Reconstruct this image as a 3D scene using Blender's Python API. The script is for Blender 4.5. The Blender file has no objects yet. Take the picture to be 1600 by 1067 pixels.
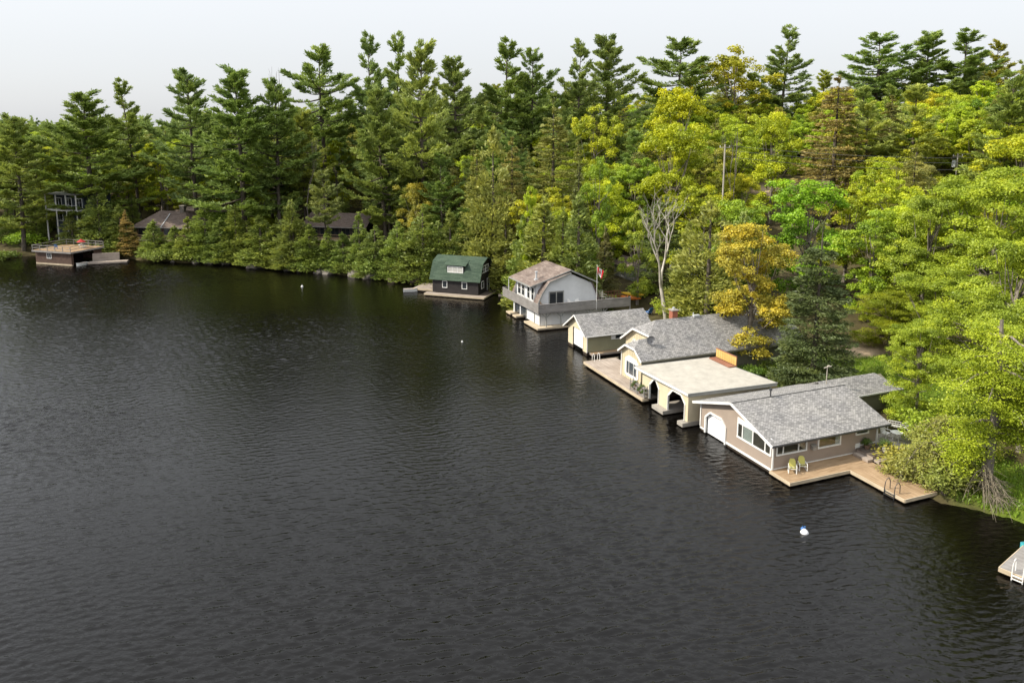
import bpy, math, random
import numpy as np
from mathutils import Vector
R=math.radians
SC=bpy.context.scene
# ------------------------------------------------------------------ camera, sky, sun, exposure
F_PX=1180.0; PITCH=R(9.5); CAM_H=28.0; CXP=800.0; CYP=195+F_PX*math.tan(PITCH)
cd=bpy.data.cameras.new('camera'); cam=bpy.data.objects.new('camera',cd); SC.collection.objects.link(cam)
cd.sensor_fit='HORIZONTAL'; cd.sensor_width=36.0; cd.lens=36.0*F_PX/1600.0
cd.shift_y=-(533.5-CYP)/1600.0
cd.clip_end=6000; cd.clip_start=1.0
cam.location=(0,0,CAM_H); cam.rotation_euler=(R(90)-PITCH,0,0)
SC.camera=cam
SUN_AZ=R(-97); SUN_EL=R(40)
w=bpy.data.worlds.new("World"); SC.world=w; w.use_nodes=True
nt=w.node_tree; nt.nodes.clear()
sky=nt.nodes.new('ShaderNodeTexSky'); sky.sky_type='NISHITA'; sky.sun_disc=False
sky.sun_elevation=SUN_EL; sky.sun_rotation=SUN_AZ; sky.air_density=1.0; sky.dust_density=1.5; sky.ozone_density=1.0; sky.altitude=0
hs=nt.nodes.new('ShaderNodeHueSaturation'); hs.inputs['Saturation'].default_value=0.45
bg=nt.nodes.new('ShaderNodeBackground'); bg.inputs['Strength'].default_value=0.096
wo=nt.nodes.new('ShaderNodeOutputWorld')
veil=nt.nodes.new('ShaderNodeMix'); veil.data_type='RGBA'; veil.inputs[0].default_value=0.74; veil.inputs[7].default_value=(6.15,6.3,6.6,1)   # thin high overcast over the clear sky
nt.links.new(sky.outputs[0],hs.inputs['Color']); nt.links.new(hs.outputs[0],veil.inputs[6]); 
tcw=nt.nodes.new('ShaderNodeTexCoord'); sep=nt.nodes.new('ShaderNodeSeparateXYZ'); ma=nt.nodes.new('ShaderNodeMath'); ma.operation='MULTIPLY_ADD'; ma.use_clamp=False; ma.inputs[1].default_value=1.5; ma.inputs[2].default_value=1.0
mz=nt.nodes.new('ShaderNodeMath'); mz.operation='MAXIMUM'; mz.inputs[1].default_value=0.0
vm=nt.nodes.new('ShaderNodeVectorMath'); vm.operation='SCALE'; vm.inputs[0].default_value=(5.7,5.85,6.05)      # overcast law: the veil brightens smoothly toward the zenith
nt.links.new(tcw.outputs['Generated'],sep.inputs[0]); nt.links.new(sep.outputs['Z'],mz.inputs[0]); nt.links.new(mz.outputs[0],ma.inputs[0]); nt.links.new(ma.outputs[0],vm.inputs['Scale']); nt.links.new(vm.outputs[0],veil.inputs[7])
nt.links.new(veil.outputs[2],bg.inputs[0]); nt.links.new(bg.outputs[0],wo.inputs[0])
sd=bpy.data.lights.new('sun','SUN'); sd.energy=3.6; sd.angle=R(0.6); sd.color=(1.0,0.93,0.80)
sun=bpy.data.objects.new('sun',sd); SC.collection.objects.link(sun)
dv=Vector((math.sin(SUN_AZ)*math.cos(SUN_EL),math.cos(SUN_AZ)*math.cos(SUN_EL),math.sin(SUN_EL)))
sun.rotation_euler=dv.to_track_quat('Z','Y').to_euler(); sun.location=(-60,40,90)
vs=SC.view_settings; vs.view_transform='Standard'; vs.look='None'; vs.gamma=1.0; vs.exposure=0.6; vs.use_curve_mapping=False
cy=SC.cycles; cy.max_bounces=6; cy.diffuse_bounces=3; cy.glossy_bounces=3; cy.transmission_bounces=3; cy.transparent_max_bounces=6
cy.caustics_reflective=False; cy.caustics_refractive=False; cy.sample_clamp_indirect=6.0

# ------------------------------------------------------------------ survey: photo measurements to places on the ground
def ray(px,py):
    u=(px-CXP)/F_PX; v=-(py-CYP)/F_PX
    return (u, math.cos(PITCH)+v*math.sin(PITCH), -math.sin(PITCH)+v*math.cos(PITCH))
def at(px,py,z=0.0):
    d=ray(px,py); t=(z-CAM_H)/d[2]; return (t*d[0],t*d[1])
def at_y(px,py,Y):
    d=ray(px,py); t=Y/d[1]; return (t*d[0],Y,CAM_H+t*d[2])
def px_of(x,y,z):
    zc=y*math.cos(PITCH)-(z-CAM_H)*math.sin(PITCH); v=y*math.sin(PITCH)+(z-CAM_H)*math.cos(PITCH)
    return CXP+F_PX*x/zc, CYP-F_PX*v/zc

# ------------------------------------------------------------------ material helpers
def mat(name):
    m=bpy.data.materials.new(name); m.use_nodes=True; t=m.node_tree; t.nodes.clear()
    o=t.nodes.new('ShaderNodeOutputMaterial'); return m,t,o
def N(t,k,**kw):
    n=t.nodes.new(k)
    for a,b in kw.items():
        if a.startswith('i_'): n.inputs[a[2:].replace('_',' ')].default_value=b
        else: setattr(n,a,b)
    return n
def ramp(t,stops):
    r=t.nodes.new('ShaderNodeValToRGB'); e=r.color_ramp.elements
    while len(e)<len(stops): e.new(0.5)
    for k,(p,c) in enumerate(stops): e[k].position=p; e[k].color=(*c,1)
    return r
def principled(t,o,rough=0.6,spec=0.4):
    p=t.nodes.new('ShaderNodeBsdfPrincipled'); p.inputs['Roughness'].default_value=rough
    p.inputs['Specular IOR Level'].default_value=spec; t.links.new(p.outputs[0],o.inputs[0]); return p
def paint(name,c,rough=0.6,wear=0.18,scale=1.3,bump=0.0,spec=0.3):
    m,t,o=mat(name); p=principled(t,o,rough,spec)
    tc=N(t,'ShaderNodeTexCoord'); n=N(t,'ShaderNodeTexNoise',i_Scale=scale,i_Detail=6.0,i_Roughness=0.65)
    t.links.new(tc.outputs['Object'],n.inputs['Vector'])
    r=ramp(t,[(0.3,tuple(x*(1-wear) for x in c)),(0.7,tuple(min(1,x*(1+wear*0.5)) for x in c))])
    t.links.new(n.outputs[0],r.inputs[0]); t.links.new(r.outputs[0],p.inputs['Base Color'])
    if bump:
        n2=N(t,'ShaderNodeTexNoise',i_Scale=22.0,i_Detail=3.0); t.links.new(tc.outputs['Object'],n2.inputs['Vector'])
        b=N(t,'ShaderNodeBump',i_Strength=bump,i_Distance=0.02); t.links.new(n2.outputs[0],b.inputs['Height']); t.links.new(b.outputs[0],p.inputs['Normal'])
    return m
def wood(name,c1,c2,rough=0.75):
    m,t,o=mat(name); p=principled(t,o,rough,0.25)
    uv=N(t,'ShaderNodeUVMap'); mp=N(t,'ShaderNodeMapping'); mp.inputs['Scale'].default_value=(0.6,7.2,1)
    t.links.new(uv.outputs[0],mp.inputs[0])
    n=N(t,'ShaderNodeTexNoise',i_Scale=1.0,i_Detail=5.0,i_Roughness=0.6); t.links.new(mp.outputs[0],n.inputs['Vector'])
    n2=N(t,'ShaderNodeTexNoise',i_Scale=0.7,i_Detail=4.0); t.links.new(uv.outputs[0],n2.inputs['Vector'])
    a=N(t,'ShaderNodeMath',operation='ADD'); t.links.new(n.outputs[0],a.inputs[0]); t.links.new(n2.outputs[0],a.inputs[1])
    h=N(t,'ShaderNodeMath',operation='MULTIPLY'); h.inputs[1].default_value=0.5; t.links.new(a.outputs[0],h.inputs[0])
    r=ramp(t,[(0.36,c1),(0.64,c2)]); t.links.new(h.outputs[0],r.inputs[0]); t.links.new(r.outputs[0],p.inputs['Base Color'])
    b=N(t,'ShaderNodeBump',i_Strength=0.3,i_Distance=0.01); t.links.new(n.outputs[0],b.inputs['Height']); t.links.new(b.outputs[0],p.inputs['Normal'])
    return m
def shingle(name,dark,light,rough=0.9,row=0.15,wid=0.27,streak=None):
    m,t,o=mat(name); p=principled(t,o,rough,0.2); uv=N(t,'ShaderNodeUVMap')
    bt=N(t,'ShaderNodeTexBrick'); bt.offset=0.5; bt.inputs['Scale'].default_value=1.0
    bt.inputs['Color1'].default_value=(*dark,1); bt.inputs['Color2'].default_value=(*light,1)
    bt.inputs['Mortar'].default_value=(*(x*0.6 for x in dark),1)
    bt.inputs['Mortar Size'].default_value=0.012; bt.inputs['Brick Width'].default_value=wid; bt.inputs['Row Height'].default_value=row; bt.inputs['Bias'].default_value=0.0
    t.links.new(uv.outputs[0],bt.inputs['Vector'])
    n=N(t,'ShaderNodeTexNoise',i_Scale=9.0,i_Detail=5.0,i_Roughness=0.8); t.links.new(uv.outputs[0],n.inputs['Vector'])
    r=ramp(t,[(0.3,(0.72,0.72,0.72)),(0.7,(1.18,1.18,1.18))]); t.links.new(n.outputs[0],r.inputs[0])
    mx=N(t,'ShaderNodeMix',data_type='RGBA',blend_type='MULTIPLY'); mx.inputs[0].default_value=1.0
    t.links.new(bt.outputs[0],mx.inputs[6]); t.links.new(r.outputs[0],mx.inputs[7])
    src=mx.outputs[2]
    n3=N(t,'ShaderNodeTexNoise',i_Scale=0.45,i_Detail=4.0); t.links.new(uv.outputs[0],n3.inputs['Vector'])
    r3=ramp(t,[(0.3,streak or (0.86,0.86,0.88)),(0.65,(1.06,1.05,1.03))]); t.links.new(n3.outputs[0],r3.inputs[0])
    m2=N(t,'ShaderNodeMix',data_type='RGBA',blend_type='MULTIPLY'); m2.inputs[0].default_value=1.0
    t.links.new(src,m2.inputs[6]); t.links.new(r3.outputs[0],m2.inputs[7]); t.links.new(m2.outputs[2],p.inputs['Base Color'])
    b=N(t,'ShaderNodeBump',i_Strength=0.6,i_Distance=0.02); t.links.new(bt.outputs['Fac'],b.inputs['Height']); b.invert=True
    t.links.new(b.outputs[0],p.inputs['Normal']); return m
def glass(name,c=(0.02,0.025,0.03),rough=0.06):
    m,t,o=mat(name); p=principled(t,o,rough,0.8); p.inputs['Base Color'].default_value=(*c,1); p.inputs['IOR'].default_value=1.5; return m
def clear_glass(name):
    m,t,o=mat(name); g=N(t,'ShaderNodeBsdfGlossy',i_Roughness=0.03); tr=N(t,'ShaderNodeBsdfTransparent'); tr.inputs[0].default_value=(0.82,0.86,0.86,1)
    f=N(t,'ShaderNodeLayerWeight',i_Blend=0.12); mx=N(t,'ShaderNodeMixShader'); t.links.new(f.outputs['Facing'],mx.inputs[0])
    t.links.new(tr.outputs[0],mx.inputs[1]); t.links.new(g.outputs[0],mx.inputs[2]); t.links.new(mx.outputs[0],o.inputs[0]); return m
def metal(name,c,rough=0.35):
    m,t,o=mat(name); p=principled(t,o,rough,0.5); p.inputs['Metallic'].default_value=0.9; p.inputs['Base Color'].default_value=(*c,1); return m
def foliage(name,trans=0.35):
    m,t,o=mat(name); oi=N(t,'ShaderNodeObjectInfo'); a=N(t,'ShaderNodeAttribute'); a.attribute_name='tint'
    r=ramp(t,[(0.0,(0.62,0.68,0.8)),(0.5,(1,1,1)),(1.0,(1.38,1.27,0.95))]); t.links.new(a.outputs['Fac'],r.inputs[0])
    mx=N(t,'ShaderNodeMix',data_type='RGBA',blend_type='MULTIPLY'); mx.inputs[0].default_value=1.0
    t.links.new(oi.outputs['Color'],mx.inputs[6]); t.links.new(r.outputs[0],mx.inputs[7])
    d=N(t,'ShaderNodeBsdfDiffuse'); tr=N(t,'ShaderNodeBsdfTranslucent'); ms=N(t,'ShaderNodeMixShader'); ms.inputs[0].default_value=trans
    t.links.new(mx.outputs[2],d.inputs[0]); t.links.new(mx.outputs[2],tr.inputs[0]); t.links.new(d.outputs[0],ms.inputs[1]); t.links.new(tr.outputs[0],ms.inputs[2])
    g=N(t,'ShaderNodeBsdfGlossy',i_Roughness=0.5); mg=N(t,'ShaderNodeMixShader'); mg.inputs[0].default_value=0.03
    t.links.new(ms.outputs[0],mg.inputs[1]); t.links.new(g.outputs[0],mg.inputs[2]); t.links.new(mg.outputs[0],o.inputs[0]); return m
def bark(name,c1,c2,scale=6.0):
    m,t,o=mat(name); p=principled(t,o,0.9,0.15); tc=N(t,'ShaderNodeTexCoord'); mp=N(t,'ShaderNodeMapping'); mp.inputs['Scale'].default_value=(1,1,0.25)
    n=N(t,'ShaderNodeTexNoise',i_Scale=scale,i_Detail=6.0,i_Roughness=0.7); t.links.new(tc.outputs['Object'],mp.inputs[0]); t.links.new(mp.outputs[0],n.inputs['Vector'])
    r=ramp(t,[(0.35,c1),(0.65,c2)]); t.links.new(n.outputs[0],r.inputs[0]); t.links.new(r.outputs[0],p.inputs['Base Color'])
    b=N(t,'ShaderNodeBump',i_Strength=0.7,i_Distance=0.05); t.links.new(n.outputs[0],b.inputs['Height']); t.links.new(b.outputs[0],p.inputs['Normal']); return m

M={}
M['leaf']=foliage('leaf',0.33); M['needle']=foliage('needle',0.3)
M['bark']=bark('bark',(0.05,0.04,0.032),(0.16,0.135,0.11)); M['greybark']=bark('grey_bark',(0.12,0.10,0.085),(0.30,0.26,0.22)); M['birch']=bark('pale_bark',(0.26,0.23,0.19),(0.58,0.54,0.47),3.0)
M['twig']=bark('bleached_twig',(0.15,0.125,0.09),(0.30,0.26,0.19),4.0)
M['grey_shingle']=shingle('grey_shingle',(0.205,0.20,0.195),(0.42,0.405,0.39))
M['brown_shingle']=shingle('brown_shingle',(0.20,0.155,0.135),(0.30,0.245,0.215),row=0.25,wid=0.9,streak=(0.62,0.60,0.60))
M['green_shingle']=shingle('green_shingle',(0.052,0.082,0.056),(0.088,0.125,0.088),row=0.25,wid=0.9)
M['cottage_shingle']=shingle('cottage_shingle',(0.14,0.105,0.09),(0.23,0.18,0.15),row=0.2,wid=0.6)
M['white']=paint('white_paint',(0.78,0.77,0.74),0.5,0.10)
M['door_white']=paint('door_white',(0.80,0.80,0.80),0.45,0.05)
M['taupe']=paint('taupe_siding',(0.33,0.265,0.215),0.7,0.10,0.8)
M['cream']=paint('cream_siding',(0.60,0.52,0.36),0.7,0.10,0.8)
M['sage']=paint('sage_siding',(0.27,0.26,0.165),0.7,0.12,0.8)
M['drab']=paint('drab_siding',(0.20,0.19,0.14),0.75,0.15,0.6)
M['whitewall']=paint('white_siding',(0.66,0.67,0.68),0.65,0.10,0.7)
M['dark_siding']=paint('dark_siding',(0.032,0.027,0.026),0.7,0.35,1.5)
M['brown_siding']=paint('brown_siding',(0.11,0.068,0.05),0.8,0.35,2.0)
M['membrane']=paint('roof_membrane',(0.43,0.40,0.345),0.8,0.22,0.9)
M['grey_trim']=paint('grey_trim',(0.30,0.30,0.28),0.7,0.15)
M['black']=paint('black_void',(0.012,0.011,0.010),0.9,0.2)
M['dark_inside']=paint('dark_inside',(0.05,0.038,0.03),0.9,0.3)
M['deck_tan']=wood('deck_tan',(0.24,0.155,0.085),(0.44,0.31,0.19)); M['deck_grey']=wood('deck_grey',(0.24,0.195,0.16),(0.44,0.37,0.31)); M['deck_dark']=wood('deck_dark',(0.07,0.055,0.045),(0.15,0.12,0.10))
M['weathered']=wood('weathered',(0.19,0.175,0.165),(0.34,0.32,0.30)); M['pale_wood']=wood('pale_wood',(0.40,0.32,0.22),(0.60,0.50,0.36)); M['fresh_wood']=wood('fresh_wood',(0.50,0.30,0.09),(0.68,0.44,0.16))
M['red_wood']=wood('red_wood',(0.20,0.085,0.055),(0.30,0.14,0.09)); M['crib']=wood('crib',(0.025,0.018,0.013),(0.06,0.045,0.033))
M['concrete']=paint('concrete',(0.34,0.31,0.27),0.9,0.25,1.0,0.3)
M['glass']=glass('dark_glass'); M['glass_grey']=glass('grey_glass',(0.06,0.07,0.08)); M['clear']=clear_glass('clear_glass')
M['curtain']=paint('curtain_cloth',(0.60,0.58,0.52),0.9,0.1); M['room']=paint('room_wall',(0.10,0.075,0.05),0.9,0.3); M['gold_room']=paint('gold_room',(0.22,0.15,0.05),0.9,0.4,2.0)
M['steel']=metal('steel',(0.62,0.62,0.62)); M['dark_metal']=metal('dark_metal',(0.13,0.13,0.135),0.5)
M['yellow_sling']=paint('yellow_sling',(0.52,0.47,0.12),0.7,0.1); M['cushion']=paint('beige_cushion',(0.60,0.55,0.46),0.85,0.1)
M['orange']=paint('orange_hull',(0.75,0.20,0.02),0.35,0.1); M['yellow']=paint('yellow_hull',(0.80,0.50,0.03),0.35,0.1); M['blue']=paint('blue_plastic',(0.05,0.16,0.42),0.4,0.1)
M['red']=paint('red_cloth',(0.42,0.03,0.03),0.7,0.2); M['turq']=paint('turquoise_plastic',(0.08,0.50,0.55),0.35,0.1); M['brick']=paint('brick_red',(0.33,0.12,0.075),0.9,0.2,5.0)
M['rock']=paint('pink_granite',(0.34,0.26,0.215),0.9,0.4,1.2,0.6); M['greyrock']=paint('grey_rock',(0.17,0.15,0.13),0.9,0.45,1.2,0.6)
M['pole']=wood('pole_wood',(0.34,0.30,0.25),(0.50,0.46,0.40)); M['galv']=paint('galvanised',(0.50,0.51,0.52),0.5,0.1); M['flagred']=paint('flag_red',(0.55,0.02,0.03),0.8,0.05); M['terracotta']=paint('planter',(0.20,0.13,0.09),0.8,0.2)
M['carpaint']=paint('silver_paint',(0.55,0.56,0.58),0.3,0.05); M['tyre']=paint('tyre_rubber',(0.02,0.02,0.02),0.8,0.1); M['navy']=paint('navy_siding',(0.04,0.05,0.065),0.7,0.2)

# ------------------------------------------------------------------ object helpers
COL=SC.collection
def link(o,parent=None):
    COL.objects.link(o)
    if parent is not None: o.parent=parent
    return o
def tag(o,label=None,cat=None,group=None,kind=None):
    if label: o['label']=label
    if cat: o['category']=cat
    if group: o['group']=group
    if kind: o['kind']=kind
    return o
def thing(name,label,cat,loc=(0,0,0),group=None,rz=0.0):
    o=bpy.data.objects.new(name,None); o.location=loc; o.rotation_euler=(0,0,rz); o.empty_display_size=0.5
    link(o); return tag(o,label,cat,group)
def mesh_np(name,V,Fq,material,tint=None,smooth=False,k=4):
    me=bpy.data.meshes.new(name); V=np.ascontiguousarray(V,dtype=np.float32); nf=len(Fq)
    me.vertices.add(len(V)); me.vertices.foreach_set('co',V.ravel())
    me.loops.add(nf*k); me.loops.foreach_set('vertex_index',np.ascontiguousarray(Fq,dtype=np.int32).ravel())
    me.polygons.add(nf); me.polygons.foreach_set('loop_start',np.arange(0,nf*k,k,dtype=np.int32))
    try: me.polygons.foreach_set('loop_total',np.full(nf,k,dtype=np.int32))
    except Exception: pass
    if tint is not None:
        a=me.attributes.new('tint','FLOAT','POINT'); a.data.foreach_set('value',np.ascontiguousarray(tint,dtype=np.float32))
    me.update(calc_edges=True); me.materials.append(material)
    if smooth: me.polygons.foreach_set('use_smooth',np.ones(nf,dtype=bool))
    return me
def frame(az):
    a=R(az); return (math.sin(a),math.cos(a))
class Fr:
    """ground frame: O on the ground, U inland, V along the shore"""
    def __init__(s,O,azU,azV=None):
        s.O=O; s.U=frame(azU); s.V=frame(azU+90 if azV is None else azV)
    def rel(s,u,v,z): return Vector((u*s.U[0]+v*s.V[0],u*s.U[1]+v*s.V[1],z))
    def w(s,u,v,z=0.0): return (s.O[0]+u*s.U[0]+v*s.V[0],s.O[1]+u*s.U[1]+v*s.V[1],z)
    def sub(s,u,v,az=None): 
        n=Fr(s.w(u,v)[:2],0); n.U,n.V=s.U,s.V; return n
class G:
    def __init__(s,f): s.f=f; s.v=[]; s.p=[]
    def add(s,pts,faces):
        b=len(s.v); s.v+= [s.f.rel(*q) for q in pts]; s.p+=[[b+i for i in q] for q in faces]; return s
    def box(s,u0,u1,v0,v1,z0,z1):
        return s.add([(u0,v0,z0),(u1,v0,z0),(u1,v1,z0),(u0,v1,z0),(u0,v0,z1),(u1,v0,z1),(u1,v1,z1),(u0,v1,z1)],
            [(0,1,2,3),(7,6,5,4),(4,5,1,0),(5,6,2,1),(6,7,3,2),(7,4,0,3)])
    def face(s,pts): return s.add(pts,[tuple(range(len(pts)))])
    def plate(s,pts,t,d=None):
        """polygon thickened by t along -normal (or along d in u,v,z)"""
        a=[Vector(q) for q in pts]
        if d is None:
            n=Vector((0,0,0))
            for i in range(len(a)):
                n+= (a[i]-a[0]).cross(a[(i+1)%len(a)]-a[0])
            n.normalize()
            if n.z<0: n=-n
            d=-n*t
        else: d=Vector(d)
        k=len(a); low=[tuple(q+d) for q in a]
        return s.add([tuple(q) for q in a]+low,[tuple(range(k)),tuple(range(2*k-1,k-1,-1))]+[(i,i+k,(i+1)%k+k,(i+1)%k) for i in range(k)])
    def bar(s,p0,p1,wd,ht=None):
        """rectangular bar between two points"""
        ht=ht or wd; a=Vector(p0); b=Vector(p1); d=(b-a).normalized(); up=Vector((0,0,1)) if abs(d.z)<0.95 else Vector((1,0,0))
        x=d.cross(up).normalized()*wd/2; y=x.cross(d).normalized()*ht/2; pts=[]
        for c in (a,b):
            for sx,sy in ((-1,-1),(1,-1),(1,1),(-1,1)): pts.append(tuple(c+x*sx+y*sy))
        return s.add(pts,[(3,2,1,0),(4,5,6,7),(0,1,5,4),(1,2,6,5),(2,3,7,6),(3,0,4,7)])
    def tube(s,path,r,n=6,r1=None):
        P=[Vector(q) for q in path]; k=len(P); pts=[]; 
        for i,c in enumerate(P):
            d=(P[min(i+1,k-1)]-P[max(i-1,0)]).normalized(); up=Vector((0,0,1)) if abs(d.z)<0.9 else Vector((1,0,0))
            x=d.cross(up).normalized(); y=x.cross(d); rr=r if r1 is None else r+(r1-r)*i/(k-1)
            for j in range(n):
                a=2*math.pi*j/n; pts.append(tuple(c+x*math.cos(a)*rr+y*math.sin(a)*rr))
        fs=[(i*n+j,i*n+(j+1)%n,(i+1)*n+(j+1)%n,(i+1)*n+j) for i in range(k-1) for j in range(n)]
        fs+=[tuple(range(n-1,-1,-1)),tuple((k-1)*n+j for j in range(n))]
        return s.add(pts,fs)
    def build(s,name,m,parent=None,kind=None,label=None,smooth=False,loc=None):
        me=bpy.data.meshes.new(name); me.from_pydata(s.v,[],s.p); me.update()
        uv=me.uv_layers.new(name='UVMap'); vz=Vector((0,0,1))
        for f in me.polygons:
            n=f.normal; h=vz.cross(n)
            if h.length<0.05:
                h=Vector((*s.f.U,0)); h=h-n*h.dot(n)
            h.normalize(); q=n.cross(h)
            if abs(n.z)>0.999:
                # flat: x along the longest edge
                es=[(me.vertices[f.vertices[(i+1)%len(f.vertices)]].co-me.vertices[f.vertices[i]].co) for i in range(len(f.vertices))]
                h=max(es,key=lambda e:e.length).normalized(); q=n.cross(h)
            for li in f.loop_indices:
                c=me.vertices[me.loops[li].vertex_index].co; uv.data[li].uv=(c.dot(h),c.dot(q))
        me.materials.append(m); o=bpy.data.objects.new(name,me)
        if smooth: me.polygons.foreach_set('use_smooth',[True]*len(me.polygons))
        link(o,parent)
        if loc is not None: o.location=loc
        if kind: o['kind']=kind
        if label: o['label']=label
        return o
class Wall:
    """vertical plane: s along, z up, o outward"""
    def __init__(s,f,u,v,axis,out): s.f=f; s.u=u; s.v=v; s.ax=axis; s.out=out
    def __call__(s,q,z,o=0.0):
        return (s.u+o*s.out,s.v+q,z) if s.ax=='v' else (s.u+q,s.v+o*s.out,z)
def span(poly,z):
    xs=[]
    for i in range(len(poly)):
        (a,za),(b,zb)=poly[i],poly[(i+1)%len(poly)]
        if (za<=z<=zb or zb<=z<=za) and abs(za-zb)>1e-9: xs.append(a+(b-a)*(z-za)/(zb-za))
        elif abs(za-zb)<=1e-9 and abs(za-z)<1e-6: xs+=[a,b]
    return (min(xs),max(xs)) if len(xs)>1 else None
def lapwall(g,W,poly,pitch=0.14,proud=0.018):
    z0=min(p[1] for p in poly); z1=max(p[1] for p in poly); zs=set([round(p[1],4) for p in poly])
    k=0
    while z0+k*pitch<z1: zs.add(round(z0+k*pitch,4)); k+=1
    zs=sorted(zs); rows=[z0+k*pitch for k in range(int((z1-z0)/pitch)+1)]
    for a,b in zip(zs,zs[1:]):
        if b-a<1e-3: continue
        sa=span(poly,a+1e-4); sb=span(poly,b-1e-4)
        if not sa or not sb: continue
        base=max(r for r in rows if r<=a+1e-3)
        oa=proud*(1-(a-base)/pitch); ob=proud*(1-(b-base)/pitch)
        g.add([W(sa[0],a,oa),W(sa[1],a,oa),W(sb[1],b,ob),W(sb[0],b,ob),W(sa[0],a,0),W(sa[1],a,0)],[(0,1,2,3),(4,5,1,0)])
def battens(g,W,poly,step=0.4,w_=0.05,proud=0.025):
    lo=min(p[0] for p in poly); hi=max(p[0] for p in poly); x=lo+step/2
    flip=[(z,s) for s,z in poly]
    while x<hi:
        q=span(flip,x)
        if q: g.add([W(x-w_/2,q[0],0),W(x+w_/2,q[0],0),W(x+w_/2,q[1],0),W(x-w_/2,q[1],0),W(x-w_/2,q[0],proud),W(x+w_/2,q[0],proud),W(x+w_/2,q[1],proud),W(x-w_/2,q[1],proud)],
            [(4,5,6,7),(0,4,7,3),(1,2,6,5),(0,1,5,4),(3,7,6,2)])
        x+=step
def wbox(g,W,s0,s1,z0,z1,o0,o1):
    g.add([W(s0,z0,o0),W(s1,z0,o0),W(s1,z0,o1),W(s0,z0,o1),W(s0,z1,o0),W(s1,z1,o0),W(s1,z1,o1),W(s0,z1,o1)],
        [(0,1,2,3),(7,6,5,4),(4,5,1,0),(5,6,2,1),(6,7,3,2),(7,4,0,3)])
def wpoly(g,W,pts,o0,o1):
    k=len(pts); g.add([W(a,b,o1) for a,b in pts]+[W(a,b,o0) for a,b in pts],[tuple(range(k)),tuple(range(2*k-1,k-1,-1))]+[(i,i+k,(i+1)%k+k,(i+1)%k) for i in range(k)])
def window(W,parent,s0,s1,z0,z1,tr=0.12,splits=(),rows=0,trim=None,pane=None,bar=0.05,o=0.03,label=None,back=None):
    """trim box, sash bars and one pane object per light; back: list of (fraction0,fraction1,material) seen behind clear panes"""
    g=G(W.f); d=o+0.05
    wbox(g,W,s0,s1,z1-tr,z1,0.0,d); wbox(g,W,s0,s1,z0,z0+tr,0.0,d+0.02); wbox(g,W,s0,s0+tr,z0+tr,z1-tr,0.0,d); wbox(g,W,s1-tr,s1,z0+tr,z1-tr,0.0,d)
    a,b=s0+tr,s1-tr; xs=[a]+[a+(b-a)*q for q in splits]+[b]
    for x in xs[1:-1]: wbox(g,W,x-bar/2,x+bar/2,z0+tr,z1-tr,0.0,d-0.005)
    for r in range(1,rows+1):
        zz=z0+tr+(z1-z0-2*tr)*r/(rows+1); wbox(g,W,a,b,zz-bar*0.35,zz+bar*0.35,0.0,d-0.012)
    fo=g.build('window',trim or M['white'],parent,label=label)
    for x0,x1 in zip(xs,xs[1:]):
        p=G(W.f); wbox(p,W,x0,x1,z0+tr,z1-tr,o+0.003,o+0.012); p.build('pane',pane or M['glass'],fo)
    if back:
        for q0,q1,mt in back:
            p=G(W.f); x0=a+(b-a)*q0; x1=a+(b-a)*q1
            if mt is M['curtain']:
                n=max(4,int((x1-x0)/0.09)); 
                for i in range(n):
                    e0=x0+(x1-x0)*i/n; e1=x0+(x1-x0)*(i+1)/n; em=(e0+e1)/2
                    p.add([W(e0,z0+tr,0.019),W(em,z0+tr,0.031),W(em,z1-tr,0.031),W(e0,z1-tr,0.019),W(e1,z0+tr,0.019),W(e1,z1-tr,0.019)],[(0,1,2,3),(1,4,5,2)])
            else: wbox(p,W,x0,x1,z0+tr,z1-tr,0.013,0.0155)
            p.build('curtain' if mt is M['curtain'] else 'interior',mt,fo)
    return fo
def planks(f,name,u0,u1,v0,v1,z,along,m,parent,wd=0.14,gap=0.013,t=0.04,seed=0):
    rng=random.Random(seed); g=G(f); a,b=(v0,v1) if along=='u' else (u0,u1); n=max(1,int((b-a)/wd)); st=(b-a)/n
    for i in range(n):
        p=a+i*st; dz=rng.uniform(-0.004,0.004)
        if along=='u': g.box(u0,u1,p+gap/2,p+st-gap/2,z-t+dz,z+dz)
        else: g.box(p+gap/2,p+st-gap/2,v0,v1,z-t+dz,z+dz)
    return g.build(name,m,parent,kind='stuff')
# ------------------------------------------------------------------ land and water
HF=Fr((21.06,57.5),68.5)            # frame of the near boathouse row
SMALL=Fr((9.08,89.65),69); WHITE=Fr((3.94,101.8),70,156.5); GREEN=Fr((-5.52,120.84),19); LEFTB=Fr((-88.06,148.59),18,107)
shore=[(62,20),(46,38),(37.6,48.6),(35.6,50.6),(33.2,52.2),at(1480,790),at(1430,772),HF.w(8.0,5.0)[:2],HF.w(9.0,2.6)[:2],HF.w(9.2,-5)[:2],HF.w(9.4,-15)[:2],HF.w(7.6,-25)[:2],
  SMALL.w(6.2,-1)[:2],SMALL.w(7.0,-6)[:2],WHITE.w(6.5,-3)[:2],WHITE.w(5.0,-9)[:2],(-1.5,119.5),GREEN.w(4.5,1.5)[:2],GREEN.w(7.6,-4)[:2],GREEN.w(6.0,-10)[:2],
  at(640,441),at(600,437),at(560,433),at(520,428),at(500,426),at(470,425),at(440,421),at(400,418),at(370,413),at(340,413),at(315,410),at(290,411),at(250,408),at(215,407),(-80,157.5),(-90,159.5),at(52,399),at(20,403),at(-60,396),(-420,230)]
ring=np.array(shore+[(-4000,400),(-4000,5000),(4000,5000),(4000,-300),(200,-300)],dtype=float)
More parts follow.
